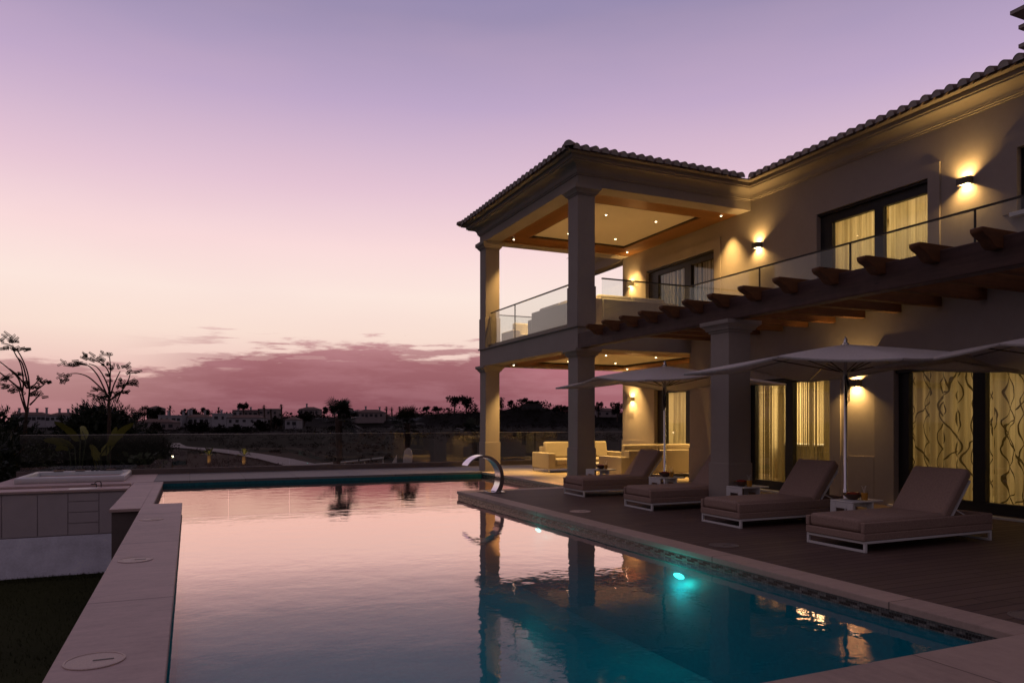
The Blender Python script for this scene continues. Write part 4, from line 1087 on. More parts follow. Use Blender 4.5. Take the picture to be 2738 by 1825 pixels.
for zt, zb in ((-0.085, -0.262), (-0.285, -0.517), (-0.54, -0.775), (-0.80, -1.05)):
    mb = MB(); mb.box(-2.615, -1.995, 19.895, 19.919, zb, zt); mb.build('drawer', 'cabinet', kt, bevel=0.003, seg=1)
mb = MB(); mb.box(-1.975, -1.40, 19.895, 19.919, -1.05, -0.085); mb.build('door', 'cabinet', kt, bevel=0.003, seg=1)
mb = MB(); mb.tube([(-2.0, 20.5, 0.006), (-2.0, 20.5, 0.10), (-2.02, 20.42, 0.16), (-2.08, 20.34, 0.16), (-2.12, 20.3, 0.12)], 0.011, 8); mb.tube([(-2.10, 20.5, 0.006), (-2.10, 20.5, 0.08), (-2.22, 20.48, 0.085)], 0.014, 8); mb.build('tap', 'dark_metal', kt, smooth=50)
mb = MB(); mb.box(-2.65, -2.05, 20.0, 20.4, 0.0062, 0.011); mb.build('sink', 'satin_steel', kt, bevel=0.002)
ht = thing('hot_tub', 'white hot tub with dark control panel beyond the outdoor kitchen', 'hot tub', (-2.9, 24.0, 0.0))
x0, x1, y0, y1 = -4.15, -1.62, 22.35, 25.0
mb = MB()
mb.sweep([(x0, y0), (x0, y1), (x1, y1), (x1, y0)], [(-0.02, 0.003), (0.0, 0.02), (0.0, 0.12), (-0.03, 0.155), (-0.10, 0.165), (-0.16, 0.15), (-0.22, 0.02), (-0.30, -0.5)], closed=True)
mb.box(x0+.3, x1-.3, y0+.3, y1-.3, -0.55, -0.5)
mb.build('shell', 'acrylic', ht, smooth=50)
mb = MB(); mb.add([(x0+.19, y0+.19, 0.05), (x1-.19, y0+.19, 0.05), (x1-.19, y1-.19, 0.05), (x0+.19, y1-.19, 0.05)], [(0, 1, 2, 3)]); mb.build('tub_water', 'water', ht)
mb = MB(); mb.box(x1-0.75, x1-0.25, y1-.13, y1-.03, 0.155, 0.19); mb.build('control_panel', 'dark_metal', ht, bevel=0.01)
for xx in (-1.95, -2.75, -3.3): 
    mb = MB(); mb.box(xx-.35, xx-.1, y1-.17, y1-.05, 0.16, 0.20); mb.build('pillow', 'fabric_taupe', ht, bevel=0.02, seg=3)
for xx in (-2.42, -2.54, -2.66):
    mb = MB(); mb.lathe([(0.045, 0), (0.045, 0.03), (0.03, 0.035)], (xx, y1-.08, 0.158), 12); mb.build('knob', 'dark_metal', ht, smooth=40)

# glass balustrade along the far walkway
bl = thing('glass_balustrade', 'long frameless glass balustrade along the far side of the pool terrace', 'glass fence', (4, 25.15, 0))
mb = MB(); mb.box(-4.6, 24, 25.05, 25.25, 0.003, 0.165); mb.build('plinth', 'wall_stone', bl)
js = [-4.53]+[-2.65+1.894*k for k in range(0, 13)]
for a, b in zip(js, js[1:]):
    mb = MB(); mb.box(a+.008, b-.008, 25.143, 25.158, 0.166, 1.222); mb.build('glass_pane', 'fence_glass', bl)
mb = MB(); mb.box(-4.53, js[-1], 25.140, 25.161, 1.2225, 1.234); mb.build('edge_trim', 'satin_steel', bl)

# ================================================================== GARDEN
def leaf_quads(mb, r, c, rad3, n, size, mi=0, long=1.0, shell=0.55):
    for _ in range(n):
        while True:
            d = Vector((r.uniform(-1, 1), r.uniform(-1, 1), r.uniform(-1, 1)))
            if 0.05 < d.length < 1: break
        d = d.normalized()*(shell+(1-shell)*r.random()**0.6)
        p = Vector((c[0]+d.x*rad3[0], c[1]+d.y*rad3[1], c[2]+d.z*rad3[2]))
        a = Vector((r.uniform(-1, 1), r.uniform(-1, 1), r.uniform(-.6, 1))).normalized()
        b = a.cross(Vector((r.uniform(-1, 1), r.uniform(-1, 1), r.uniform(-1, 1)))).normalized()
        s = size*r.uniform(0.6, 1.4)
        mb.add([p, p+a*s*0.5*long+b*s*0.28, p+a*s*long, p+a*s*0.5*long-b*s*0.28], [(0, 1, 2, 3)], mi)
# big round oleander-like shrub: lance leaves in rosettes at twig tips
def rosette_shrub(name, label, c, rad3, n, seed, cat='shrub', leaf=0.16):
    r = random.Random(seed); t = thing(name, label, cat, (c[0], c[1], ground_z(c[0], c[1])))
    mb = MB(); gz = ground_z(c[0], c[1])
    for k in range(7):
        a = r.uniform(0, 2*PI); mb.tube([(c[0], c[1], gz), (c[0]+.4*rad3[0]*math.cos(a), c[1]+.4*rad3[1]*math.sin(a), c[2]), (c[0]+.7*rad3[0]*math.cos(a), c[1]+.7*rad3[1]*math.sin(a), c[2]+.5*rad3[2])], [0.05, 0.035, 0.015], 6)
    mb.build('stem', 'bark', t)
    mb = MB()
    for _ in range(n):
        a, e = r.uniform(0, 2*PI), math.asin(r.uniform(-0.75, 1))
        k = r.uniform(0.72, 1.06)*(1+0.10*mnoise.noise(Vector((3*math.cos(a), 3*math.sin(a), 3*e+seed))))
        d = Vector((math.cos(a)*math.cos(e), math.sin(a)*math.cos(e), math.sin(e)))
        p = Vector((c[0]+d.x*rad3[0]*k, c[1]+d.y*rad3[1]*k, c[2]+d.z*rad3[2]*k))
        ax = (d+Vector((0, 0, 0.7))).normalized()
        s1_ = ax.cross(Vector((0.3, 0.8, 0.1))).normalized(); s2_ = ax.cross(s1_)
        for q in range(8):
            th = q*2.4; tilt = 0.25+0.11*q
            dr = (ax*math.cos(tilt)+(s1_*math.cos(th)+s2_*math.sin(th))*math.sin(tilt)).normalized()
            w = dr.cross(ax).normalized()*leaf*0.10 if abs(dr.dot(ax)) < .999 else s1_*0.02
            q0 = p-ax*0.02*q; ln = leaf*r.uniform(0.75, 1.2)
            mb.add([q0, q0+dr*ln*.5+w, q0+dr*ln, q0+dr*ln*.5-w], [(0, 1, 2, 3)])
    # dense dark inside so the crown is opaque
    leaf_quads(mb, r, c, (rad3[0]*.82, rad3[1]*.82, rad3[2]*.82), n*2, leaf*1.8, 0, 1.0, 0.3)
    mb.build('foliage', 'leaf_dark', t); return t
bx, by = bearing(272, 29.5)
rosette_shrub('oleander_shrub', 'big dark round shrub behind the hot tub and banana leaves', (bx, by, height(1180, 29.5)), (1.68, 1.55, 1.72), 1150, 4)
for i, (u, v, d, rx, rz, lb) in enumerate(((-20, 1185, 27, 1.6, 1.35, 'dark leafy shrub at the left photo edge below the leaning sapling'), (75, 1215, 30, 1.2, 1.15, 'dark low shrub between the two thin saplings'), (-60, 1250, 23, 1.9, 1.2, 'black shrub in the lower left corner beside the hot tub platform'), (395, 1205, 31, 0.95, 0.9, 'small dark shrub right of the big round shrub behind the glass'))):
    x, y = bearing(u, d); rosette_shrub('garden_shrub', lb, (x, y, height(v, d)), (rx, rx, rz), 420, 20+i)
# two thin saplings with feathery tufts; branch strokes given as screen bearings at one distance
def sapling(label, dist, trunk, branches, tufts, seed):
    r = random.Random(seed)
    P = lambda u, v, dd=0: Vector((*bearing(u, dist+dd), height(v, dist+dd)))
    b0 = P(*trunk[0]); b0.z = ground_z(b0.x, b0.y)
    t = thing('sapling', label, 'tree', (b0.x, b0.y, b0.z), 'thin saplings at the garden edge')
    pts = [b0]+[P(*q) for q in trunk]
    mb = MB(); k = len(pts); mb.tube(pts, [0.075-0.04*i/k for i in range(k)], 8); mb.build('trunk', 'bark', t, smooth=60)
    for br in branches:
        w = r.uniform(-0.5, 0.5); n = len(br)
        pp = [P(u, v, w*i/(n-1)) for i, (u, v) in enumerate(br)]
        fine = []
        for i in range(n-1):
            p0, p1, p2, p3 = pp[max(i-1, 0)], pp[i], pp[i+1], pp[min(i+2, n-1)]
            for q in range(6):
                s_ = q/6; fine.append(0.5*((2*p1)+(p2-p0)*s_+(2*p0-5*p1+4*p2-p3)*s_*s_+(3*p1-p0-3*p2+p3)*s_**3))
        fine.append(pp[-1]); m = len(fine)
        mb = MB(); mb.tube(fine, [0.034-0.018*i/m for i in range(m)], 6); mb.build('branch', 'bark', t, smooth=60)
    mb = MB()
    for (u, v, sz, ang) in tufts:
        c = P(u, v, r.uniform(-.3, .3))
        for q in range(int(2+sz*3.4)):
            a = rad(ang)+r.uniform(-.6, .6)
            side = Vector((CC, -CS, 0)); dr = (side*math.cos(a)+Vector((0, 0, 1))*math.sin(a)+Vector((CS, CC, 0))*r.uniform(-.6, .6)).normalized()
            ln = sz*r.uniform(.22, .46); st = c+side*r.uniform(-.35, .35)*sz+Vector((0, 0, r.uniform(-.06, .06)*sz))
            # a frond: a short rachis with leaflets both sides
            w = dr.cross(Vector((CS, CC, 0.3))).normalized()
            nl = 7
            for j in range(nl):
                p = st+dr*ln*j/nl
                for sg in (-1, 1):
                    e = p+(w*sg*0.8+dr*0.5)*0.085*(1-.4*j/nl)+Vector((0, 0, -0.01)); f = dr*0.032
                    mb.add([p, p+f+(e-p)*.5, e, p-f*.6+(e-p)*.5], [(0, 1, 2, 3)])
    mb.build('leaves', 'leaf_dark', t); return t
def cz(pts, x0=0, y0=860, k=420/2352): return [(x0+x*k, y0+y*k) for x, y in pts]
sapling('thin sapling rising behind the round shrub, branches arching left', 28.0,
        cz([(1632, 1560), (1640, 1400), (1625, 1230), (1640, 1120)]),
        [cz(b) for b in ([(1640, 1130), (1500, 980), (1330, 830), (1180, 775), (1060, 775)], [(1630, 1150), (1560, 1000), (1460, 800), (1330, 660), (1180, 620)],
                         [(1640, 1100), (1610, 950), (1530, 780), (1440, 670), (1330, 630)], [(1640, 1050), (1650, 850), (1600, 700), (1500, 610), (1380, 570)],
                         [(1640, 1060), (1645, 880), (1655, 700), (1640, 520)], [(1640, 1150), (1700, 960), (1760, 820), (1800, 740)], [(1645, 1170), (1780, 1080), (1880, 950), (1930, 850), (1950, 770)],
                         [(1640, 1180), (1720, 1110), (1800, 1040)], [(1620, 1180), (1450, 1110), (1300, 1060)], [(1750, 1200), (1800, 1080), (1870, 970)])],
        [(*cz([(x, y)])[0], s, a) for x, y, s, a in ((980, 790, .9, 185), (960, 850, .6, 240), (1080, 610, 1.1, 175), (1180, 640, .8, 190), (1280, 620, .8, 170), (1340, 510, .7, 170), (1380, 575, .8, 175), (1520, 590, .6, 160), (1590, 640, .5, 150),
            (1600, 475, .8, 185), (1620, 800, .4, 180), (1760, 710, .7, 120), (1840, 680, .8, 20), (1980, 765, .7, 10), (1760, 880, .7, 170), (1900, 910, .9, 10), (1960, 920, .8, 0), (1480, 1020, .9, 160), (1540, 1080, .9, 200), (1700, 980, .9, 30), (1800, 1050, .7, 10), (1600, 1130, .8, 180), (1690, 1070, .6, 20))], 3)
sapling('thin leaning sapling cut by the left photo edge', 27.0,
        cz([(380, 1560), (395, 1380), (410, 1290)]),
        [cz(b) for b in ([(400, 1360), (430, 1150), (440, 960), (400, 720), (280, 460), (150, 350), (20, 320)], [(430, 1000), (340, 640), (250, 520), (180, 380)], [(400, 1340), (330, 1060), (280, 860), (150, 720), (0, 600), (-120, 540)],
                         [(330, 1060), (350, 900), (310, 640), (200, 430)], [(410, 1000), (260, 800), (140, 700)], [(320, 1020), (150, 880), (0, 760), (-80, 700)], [(440, 1080), (560, 1010), (680, 920)], [(450, 1240), (520, 1170), (590, 1090)],
                         [(440, 980), (520, 940), (570, 870)], [(390, 1350), (330, 1180), (290, 1040)])],
        [(*cz([(x, y)])[0], s, a) for x, y, s, a in ((60, 220, 1.0, 170), (100, 280, 1.0, 10), (200, 290, .8, 15), (10, 310, .9, 180), (150, 380, .8, 180), (250, 410, .8, 10), (300, 420, .6, 10), (120, 800, .8, 220), (210, 770, .6, 0), (70, 830, .6, 230), (180, 960, .9, 170), (240, 1000, .9, 180), (270, 1050, .8, 180),
            (490, 990, .6, 30), (570, 880, .5, 60), (580, 930, .5, 30), (680, 910, .5, 20), (500, 1080, .8, 10), (540, 1110, .7, 20), (380, 905, .4, 0))], 8)
# banana-like plants just beyond the glass
def paddle_plant(label, u, d, leaves, seed):
    r = random.Random(seed); x, y = bearing(u, d); gz = ground_z(x, y)
    t = thing('banana_plant', label, 'plant', (x, y, gz), 'big leaved plants behind the glass fence')
    fw = Vector((CS, CC, 0)); rt = Vector((CC, -CS, 0))
    for (u0, v0, u1, v1, w) in leaves:
        p0 = Vector((*bearing(u0, d), height(v0, d))); p1 = Vector((*bearing(u1, d), height(v1, d)))
        p1 = p0+(p1-p0)*1.2; mid = (p0+p1)/2+Vector((0, 0, 0.20)); off = fw*r.uniform(-.4, .4)
        ax = (p1-p0); pr = Vector((-ax.dot(Vector((0, 0, 1))), 0, 0)); nrm = (rt*(-ax.z)+Vector((0, 0, 1))*ax.dot(rt)).normalized()+fw*r.uniform(-.6, .6)
        vs = []; n = 12
        for i in range(n+1):
            s_ = i/n; c = p0*(1-s_)**2+2*mid*s_*(1-s_)+p1*s_*s_+off*s_
            ww = w*1.05*(1-s_)**0.45*min(1, s_*5+0.05)
            for q in (-1, 0, 1): vs.append(c+nrm*ww*q*(1+r.uniform(-.14, .1))-Vector((0, 0, 0.25*ww*abs(q)))+fw*0.1*abs(q)*ww)
        fs = [(3*i+k, 3*i+k+1, 3*i+k+4, 3*i+k+3) for i in range(n) for k in (0, 1)]
        mb = MB(); mb.add(vs, fs); lf = mb.build('leaf', 'banana_leaf', t, smooth=60)
        mb = MB(); base = Vector((x+r.uniform(-.1, .1), y, gz)); mb.tube([base, base.lerp(p0, .5)+Vector((0, 0, .3)), p0, mid.lerp(p0, .3)], [0.04, 0.03, 0.02, 0.01], 6); mb.build('stalk', 'leaf', lf, smooth=60)
def c1(p, k=900/2352): return [(a*k, 850+b*k) for a, b in p]
def lv(q): (a, b), (c, d) = c1([(q[0], q[1]), (q[2], q[3])]); return (a, b, c, d, q[4])
paddle_plant('broad leaved banana plant behind the left end of the glass fence', 205, 26.6, [lv(q) for q in ((520, 900, 300, 860, .22), (560, 860, 420, 745, .20), (600, 850, 540, 770, .16), (480, 900, 380, 920, .18))], 2)
paddle_plant('taller banana plant right of the other, behind the glass fence', 290, 26.9, [lv(q) for q in ((700, 960, 830, 830, .20), (690, 1000, 650, 900, .15), (740, 900, 930, 760, .17), (660, 980, 640, 1060, .13), (770, 880, 820, 780, .15))], 5)
def low_plant(label, u, v, d, r3, seed):
    r = random.Random(seed); x, y = bearing(u, d); t = thing('low_plant', label, 'plant', (x, y, ground_z(x, y)))
    mb = MB(); mb.tube([(x, y, ground_z(x, y)), (x, y, height(v, d))], 0.04, 6); mb.build('stem', 'bark', t)
    mb = MB(); leaf_quads(mb, r, (x, y, height(v, d)), r3, 260, 0.22, 0, 1.0, 0.4); mb.build('foliage', 'leaf', t)
low_plant('low green shrub behind the left end of the glass, lit from the terrace', 90, 1225, 26.6, (0.75, 0.5, 0.45), 11)
low_plant('low leafy plant below the banana leaves near the first glass joint', 380, 1240, 26.8, (0.8, 0.5, 0.35), 12)
# fan palms beyond the glass
def fan_palm(label, u, v, d, R, n, seed):
    r = random.Random(seed); x, y = bearing(u, d); zc = height(v, d); gz = ground_z(x, y)
    t = thing('fan_palm', label, 'palm tree', (x, y, gz), 'fan palms just beyond the glass fence')
    mb = MB(); mb.tube([(x, y, gz), (x+.05, y, (gz+zc)/2), (x, y, zc)], [0.17, 0.15, 0.17], 10); mb.build('trunk', 'bark', t, smooth=60)
    mb = MB()
    for k in range(n):
        a = r.uniform(0, 2*PI); e = rad(r.uniform(-35, 80))
        d0 = Vector((math.cos(a)*math.cos(e), math.sin(a)*math.cos(e), math.sin(e)))
        st = Vector((x, y, zc)); tip = st+d0*R*r.uniform(.45, .6)+Vector((0, 0, -0.06*R))
        mb.tube([st, st.lerp(tip, .5)+Vector((0, 0, .04*R)), tip], 0.012, 5)
        s_ = d0.cross(Vector((0, 0, 1))).normalized(); up = s_.cross(d0).normalized()
        for q in range(17):
            b = rad(-100+200*q/16); ln = R*r.uniform(.5, .62)*(0.65+.35*math.cos(b*.8))
            dr = (d0*math.cos(b)+s_*math.sin(b)).normalized(); w = dr.cross(up).normalized()*0.028
            m1 = tip+dr*ln*.55; en = tip+dr*ln+Vector((0, 0, -0.16*ln))
            mb.add([tip, m1+w, en, m1-w], [(0, 1, 2, 3)])
    mb.build('fronds', 'leaf_dark', t)
fan_palm('nearest dark fan palm above the glass fence, its crown mirrored in the pool', 905, 1118, 36, 1.25, 26, 1)
fan_palm('second dark fan palm above the glass fence, right of the nearest', 1088, 1132, 40, 1.15, 24, 2)
fan_palm('low fan palm just left of the far porch column', 1268, 1155, 41, 1.1, 18, 3)
# uplit young palm trunks and garden spikes below the terrace
for u, v, d, lb in ((560, 1228, 60, 'small palm trunk lit warm from below, left of the other'), (653, 1231, 58, 'small palm trunk lit warm from below beside the road')):
    x, y = bearing(u, d); z0 = ground_z(x, y)
    t = thing('uplit_palm', lb, 'palm tree', (x, y, z0), 'small palms lit from below')
    zt = height(v-12, d); mb = MB(); mb.tube([(x, y, z0), (x, y, zt)], [0.22, 0.16], 8); mb.build('trunk', 'bark', t, smooth=60)
    mb = MB(); r = random.Random(int(u))
    for k in range(16):
        a = k*2.4; e = r.uniform(0.1, 1.3); dr = Vector((math.cos(a)*math.cos(e), math.sin(a)*math.cos(e), math.sin(e))); st = Vector((x, y, zt)); w = dr.cross(Vector((0, 0, 1))).normalized()*.10
        m1 = st+dr*.6; en = st+dr*1.1+Vector((0, 0, -.35)); mb.add([st, m1+w, en, m1-w], [(0, 1, 2, 3)])
    mb.build('fronds', 'leaf', t)
    zb = height(v+12, d)
    lamp('uplight', 'SPOT', (x-CS*0.9, y-CC*0.9, zb-0.3), 130, WARM, t, size=0.05, spot=rad(60), blend=0.6, direction=(CS*0.6, CC*0.6, 0.9))
for u, v, d, lb in ((461, 1220, 42, 'tiny bright garden lamp seen through the glass left of the road'), (305, 1240, 34, 'tiny bright garden lamp low behind the banana plants'), (377, 1165, 38, 'tiny garden lamp just under the rim of the glass fence'), (391, 1209, 40, 'tiny garden lamp below the glass rim near the first joint')):
    x, y = bearing(u, d); z = height(v, d); gz = ground_z(x, y)
    t = thing('garden_lamp', lb, 'garden lamp', (x, y, gz), 'small garden lamps beyond the terrace')
    mb = MB(); mb.tube([(x, y, gz), (x, y, z-0.06)], 0.02, 6); mb.build('post', 'dark_metal', t)
    mb = MB(); mb.lathe([(0.02, -0.06), (0.06, -0.05), (0.06, 0.03), (0.02, 0.05)], (x, y, z), 10); mb.build('lantern', 'lamp_bulb', t, smooth=40)
# white upright board and low white barrier beyond the glass
x, y = bearing(1090, 31); z = height(1212, 31)
t = thing('white_board', 'white round topped board standing upright beyond the glass fence', 'board', (x, y, ground_z(x, y)))
def plane_pts(ps, d, th):
    fr = [Vector((*bearing(u, d), height(v, d))) for u, v in ps]; bk = [p+Vector((CS, CC, 0))*th for p in fr]; n = len(ps)
    return fr+bk, [tuple(range(n)), tuple(range(2*n-1, n-1, -1))]+[(i, (i+1) % n, (i+1) % n+n, i+n) for i in range(n)]
mb = MB(); mb.add(*plane_pts([(1077, 1300), (1078, 1225), (1081, 1205), (1087, 1198), (1093, 1197), (1099, 1202), (1103, 1213), (1102, 1232), (1097, 1300)], 31, 0.09)); mb.build('panel', 'acrylic', t, bevel=0.02)
t = thing('white_sail', 'small white triangular panel left of the round topped board', 'panel', (*bearing(1055, 31), -2))
mb = MB(); mb.add(*plane_pts([(1035, 1300), (1046, 1240), (1061, 1215), (1060, 1300)], 31.3, 0.05)); mb.build('panel', 'acrylic', t)
t = thing('white_barrier', 'long low white barrier rail beyond the glass fence', 'barrier', (*bearing(960, 32), -2))
P_ = lambda u, v, d: Vector((*bearing(u, d), height(v, d)))
for (u0, v0, u1, v1) in ((845, 1241, 890, 1238), (911, 1236, 957, 1231.5), (962, 1231, 990, 1227.5), (994, 1227, 1026, 1223.5)):
    mb = MB(); mb.tube([P_(u0, v0, 32), P_(u1, v1, 32)], 0.045, 10); mb.build('rail', 'white_paint', t, smooth=50)
mb = MB()
for u, v in ((850, 1241), (922, 1236), (975, 1230), (1024, 1224)):
    p = P_(u, v, 32.08); mb.tube([p, (p.x, p.y, ground_z(p.x, p.y))], 0.03, 8)
mb.build('post', 'white_paint', t, smooth=50)

# ================================================================== FAR HILLSIDE
FD = 330.0
def far_house(label, u0, u1, vt, vb, d, mat='house_white', roof='hip', wins=3, rows=1, chim=(), seed=0):
    """house whose front runs between two bearings"""
    a, b = Vector((*bearing(u0, d), 0)), Vector((*bearing(u1, d), 0)); zt, zb = height(vt, d), height(vb, d)-6
    c = (a+b)/2; t = thing('house', label, 'house', (c.x, c.y, zb), 'houses on the far hillside')
    fx = (b-a).normalized(); fy = Vector((-fx.y, fx.x, 0)); w = (b-a).length; dp = max(7, w*0.35)
    if fy.dot(Vector((CS, CC, 0))) < 0: fy = -fy
    def pt(s_, q, z): p = a+fx*s_+fy*q; return (p.x, p.y, z)
    def bx_(mb, s0, s1, q0, q1, z0, z1):
        mb.add([pt(s0, q0, z0), pt(s1, q0, z0), pt(s1, q1, z0), pt(s0, q1, z0), pt(s0, q0, z1), pt(s1, q0, z1), pt(s1, q1, z1), pt(s0, q1, z1)], [(0, 3, 2, 1), (4, 5, 6, 7), (0, 1, 5, 4), (1, 2, 6, 5), (2, 3, 7, 6), (3, 0, 4, 7)])
    pitch = min(1.6, 0.28*dp/2+0.4)
    zw = zt-(pitch if roof == 'hip' else 0.5)
    mb = MB(); bx_(mb, 0, w, 0, dp, zb, zw); mb.build('wall', mat, t)
    mb = MB(); o = 0.35
    if roof == 'hip':
        i_ = min(dp/2, w/2.2)
        mb.add([pt(-o, -o, zw), pt(w+o, -o, zw), pt(w+o, dp+o, zw), pt(-o, dp+o, zw), pt(i_, dp/2, zt), pt(w-i_, dp/2, zt)], [(0, 1, 5, 4), (1, 2, 5), (2, 3, 4, 5), (3, 0, 4), (3, 2, 1, 0)])
        rf_ = mb.build('roof', 'house_roof', t)
    else:
        bx_(mb, -.15, w+.15, -.15, dp+.15, zw, zt); rf_ = mb.build('roof', mat, t)
    if chim:
        mb = MB()
        for s_, h in chim: bx_(mb, w*s_, w*s_+0.7, dp*.4, dp*.4+.7, zw, zt+h); bx_(mb, w*s_-.15, w*s_+.85, dp*.4-.15, dp*.4+.85, zt+h, zt+h+.3)
        mb.build('chimney', 'house_white', rf_)
    r = random.Random(seed)
    for j in range(rows):
        for k in range(wins):
            s_ = w*(k+0.5)/wins+r.uniform(-.3, .3); ww = r.uniform(.5, .9); zz = zw-1.2-2.9*j
            mb = MB(); bx_(mb, s_-ww, s_+ww, -0.06, -0.01, zz-1.0*r.uniform(.7, 1.2), zz+0.35); mb.build('window', 'far_glass', t)
H = [('long white row house at the far left with many chimneys', 28, 120, 1101, 1142, 330, 'house_white', 'hip', 8, 1, ((.1, 1.6), (.35, 1.8), (.62, 1.5), (.9, 1.8))),
     ('white row house right of the leaning sapling', 122, 200, 1102, 1142, 325, 'house_white', 'hip', 6, 1, ((.3, 1.6), (.6, 1.4), (.9, 1.9))),
     ('low pink roofed house right of the big round shrub', 366, 462, 1119, 1146, 300, 'house_pink', 'hip', 6, 1, ((.5, 1.3),)),
     ('brown villa between round trees on the skyline', 392, 426, 1084, 1108, 380, 'house_pink', 'hip', 2, 1, ()),
     ('white terraced house with flat roof and dark opening', 424, 486, 1109, 1140, 325, 'house_white', 'flat', 4, 1, ((.25, 1.6), (.9, 1.6))),
     ('white terraced house below the twin chimneys', 487, 560, 1107, 1136, 330, 'house_white', 'hip', 5, 1, ((.1, 2.0), (.2, 2.0), (.7, 1.5))),
     ('tall white block in the middle of the far houses', 567, 606, 1104, 1145, 322, 'house_white', 'flat', 2, 1, ((.4, 1.2),)),
     ('wide white house right of the tall block', 607, 702, 1108, 1140, 322, 'house_white', 'hip', 5, 2, ((.2, 1.0),)),
     ('pale house stepped up behind the wide white house', 622, 690, 1095, 1112, 365, 'house_pink', 'flat', 5, 1, ((.1, 1.2), (.6, 1.2))),
     ('pink house beside the slim palms', 690, 742, 1092, 1125, 360, 'house_pink', 'flat', 3, 1, ()),
     ('small round fronted white house among dark trees', 762, 796, 1113, 1140, 310, 'house_white', 'hip', 2, 1, ()),
     ('skyline villa left of the nearest fan palm', 798, 852, 1087, 1106, 390, 'house_pink', 'hip', 4, 1, ((.3, 1.5),)),
     ('skyline villa right behind the nearest fan palm', 905, 937, 1085, 1106, 385, 'house_pink', 'hip', 2, 1, ((.6, 1.2),)),
     ('wide low villa between the two fan palms', 950, 1025, 1094, 1114, 350, 'house_pink', 'hip', 6, 1, ((.3, 1.3), (.8, 1.0))),
     ('small villa with pale front seen between middle column and porch wall', 1594, 1650, 1090, 1114, 360, 'house_pink', 'hip', 3, 1, ()),
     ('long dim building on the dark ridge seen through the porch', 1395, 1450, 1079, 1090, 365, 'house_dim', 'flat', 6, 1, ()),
     ('dim house low on the dark hill right of the far column', 1340, 1372, 1100, 1112, 330, 'house_pink', 'hip', 2, 1, ())][:-1]
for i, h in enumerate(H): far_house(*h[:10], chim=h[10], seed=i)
r_ = random.Random(21)
def far_tree(label, u, vt, vb, d, wpx, seed, stone_pine=False):
    r = random.Random(seed); x, y = bearing(u, d); zt, zb = height(vt, d), height(vb, d); w = wpx*d/CF/2; h = zt-zb
    t = thing('far_tree', label, 'tree', (x, y, min(zb, ground_z(x, y))), 'trees on the far hillside')
    mb = MB(); mb.tube([(x, y, min(zb, ground_z(x, y))-1), (x+r.uniform(-.2, .2)*w, y, zb+h*.5), (x, y, zb+h*.75)], [0.35, 0.28, 0.15], 6); mb.build('trunk', 'bark', t)
    mb = MB(); n = 7
    for k in range(n):
        a = r.uniform(0, 2*PI); q = r.uniform(.2, .72)
        lo = .55 if stone_pine else .2
        c = (x+w*q*math.cos(a), y+w*q*math.sin(a), zb+h*r.uniform(lo, .78)); rr = w*r.uniform(.32, .5)
        leaf_quads(mb, r, c, (rr, rr, min(rr, h*.26)), 130, max(0.55, w*.2), 0, 1.0, 0.3)
    mb.build('crown', 'far_leaf', t)
def far_palm(label, u, vt, vb, d, wpx, seed, slim=True):
    r = random.Random(seed); x, y = bearing(u, d); zt, zb = height(vt, d), min(height(vb, d), ground_z(*bearing(u, d))); R = wpx*d/CF/2; zc = zt-R*.75
    t = thing('far_palm', label, 'palm tree', (x, y, zb), 'palms on the far hillside')
    mb = MB(); mb.tube([(x, y, zb), (x+.2, y, (zb+zc)/2), (x, y, zc)], [0.45, 0.35, 0.4], 6); mb.build('trunk', 'bark', t)
    mb = MB()
    for k in range(34):
        a = r.uniform(0, 2*PI); e = rad(r.uniform(-40, 85)); dr = Vector((math.cos(a)*math.cos(e), math.sin(a)*math.cos(e), math.sin(e)))
        st = Vector((x, y, zc)); w_ = dr.cross(Vector((0, 0, 1))).normalized()*R*.09
        m1 = st+dr*R*.6+Vector((0, 0, R*.06)); en = st+dr*R*1.05+Vector((0, 0, -R*.22)); mb.add([st, m1+w_, en, m1-w_], [(0, 1, 2, 3)])
    mb.build('fronds', 'far_leaf', t)
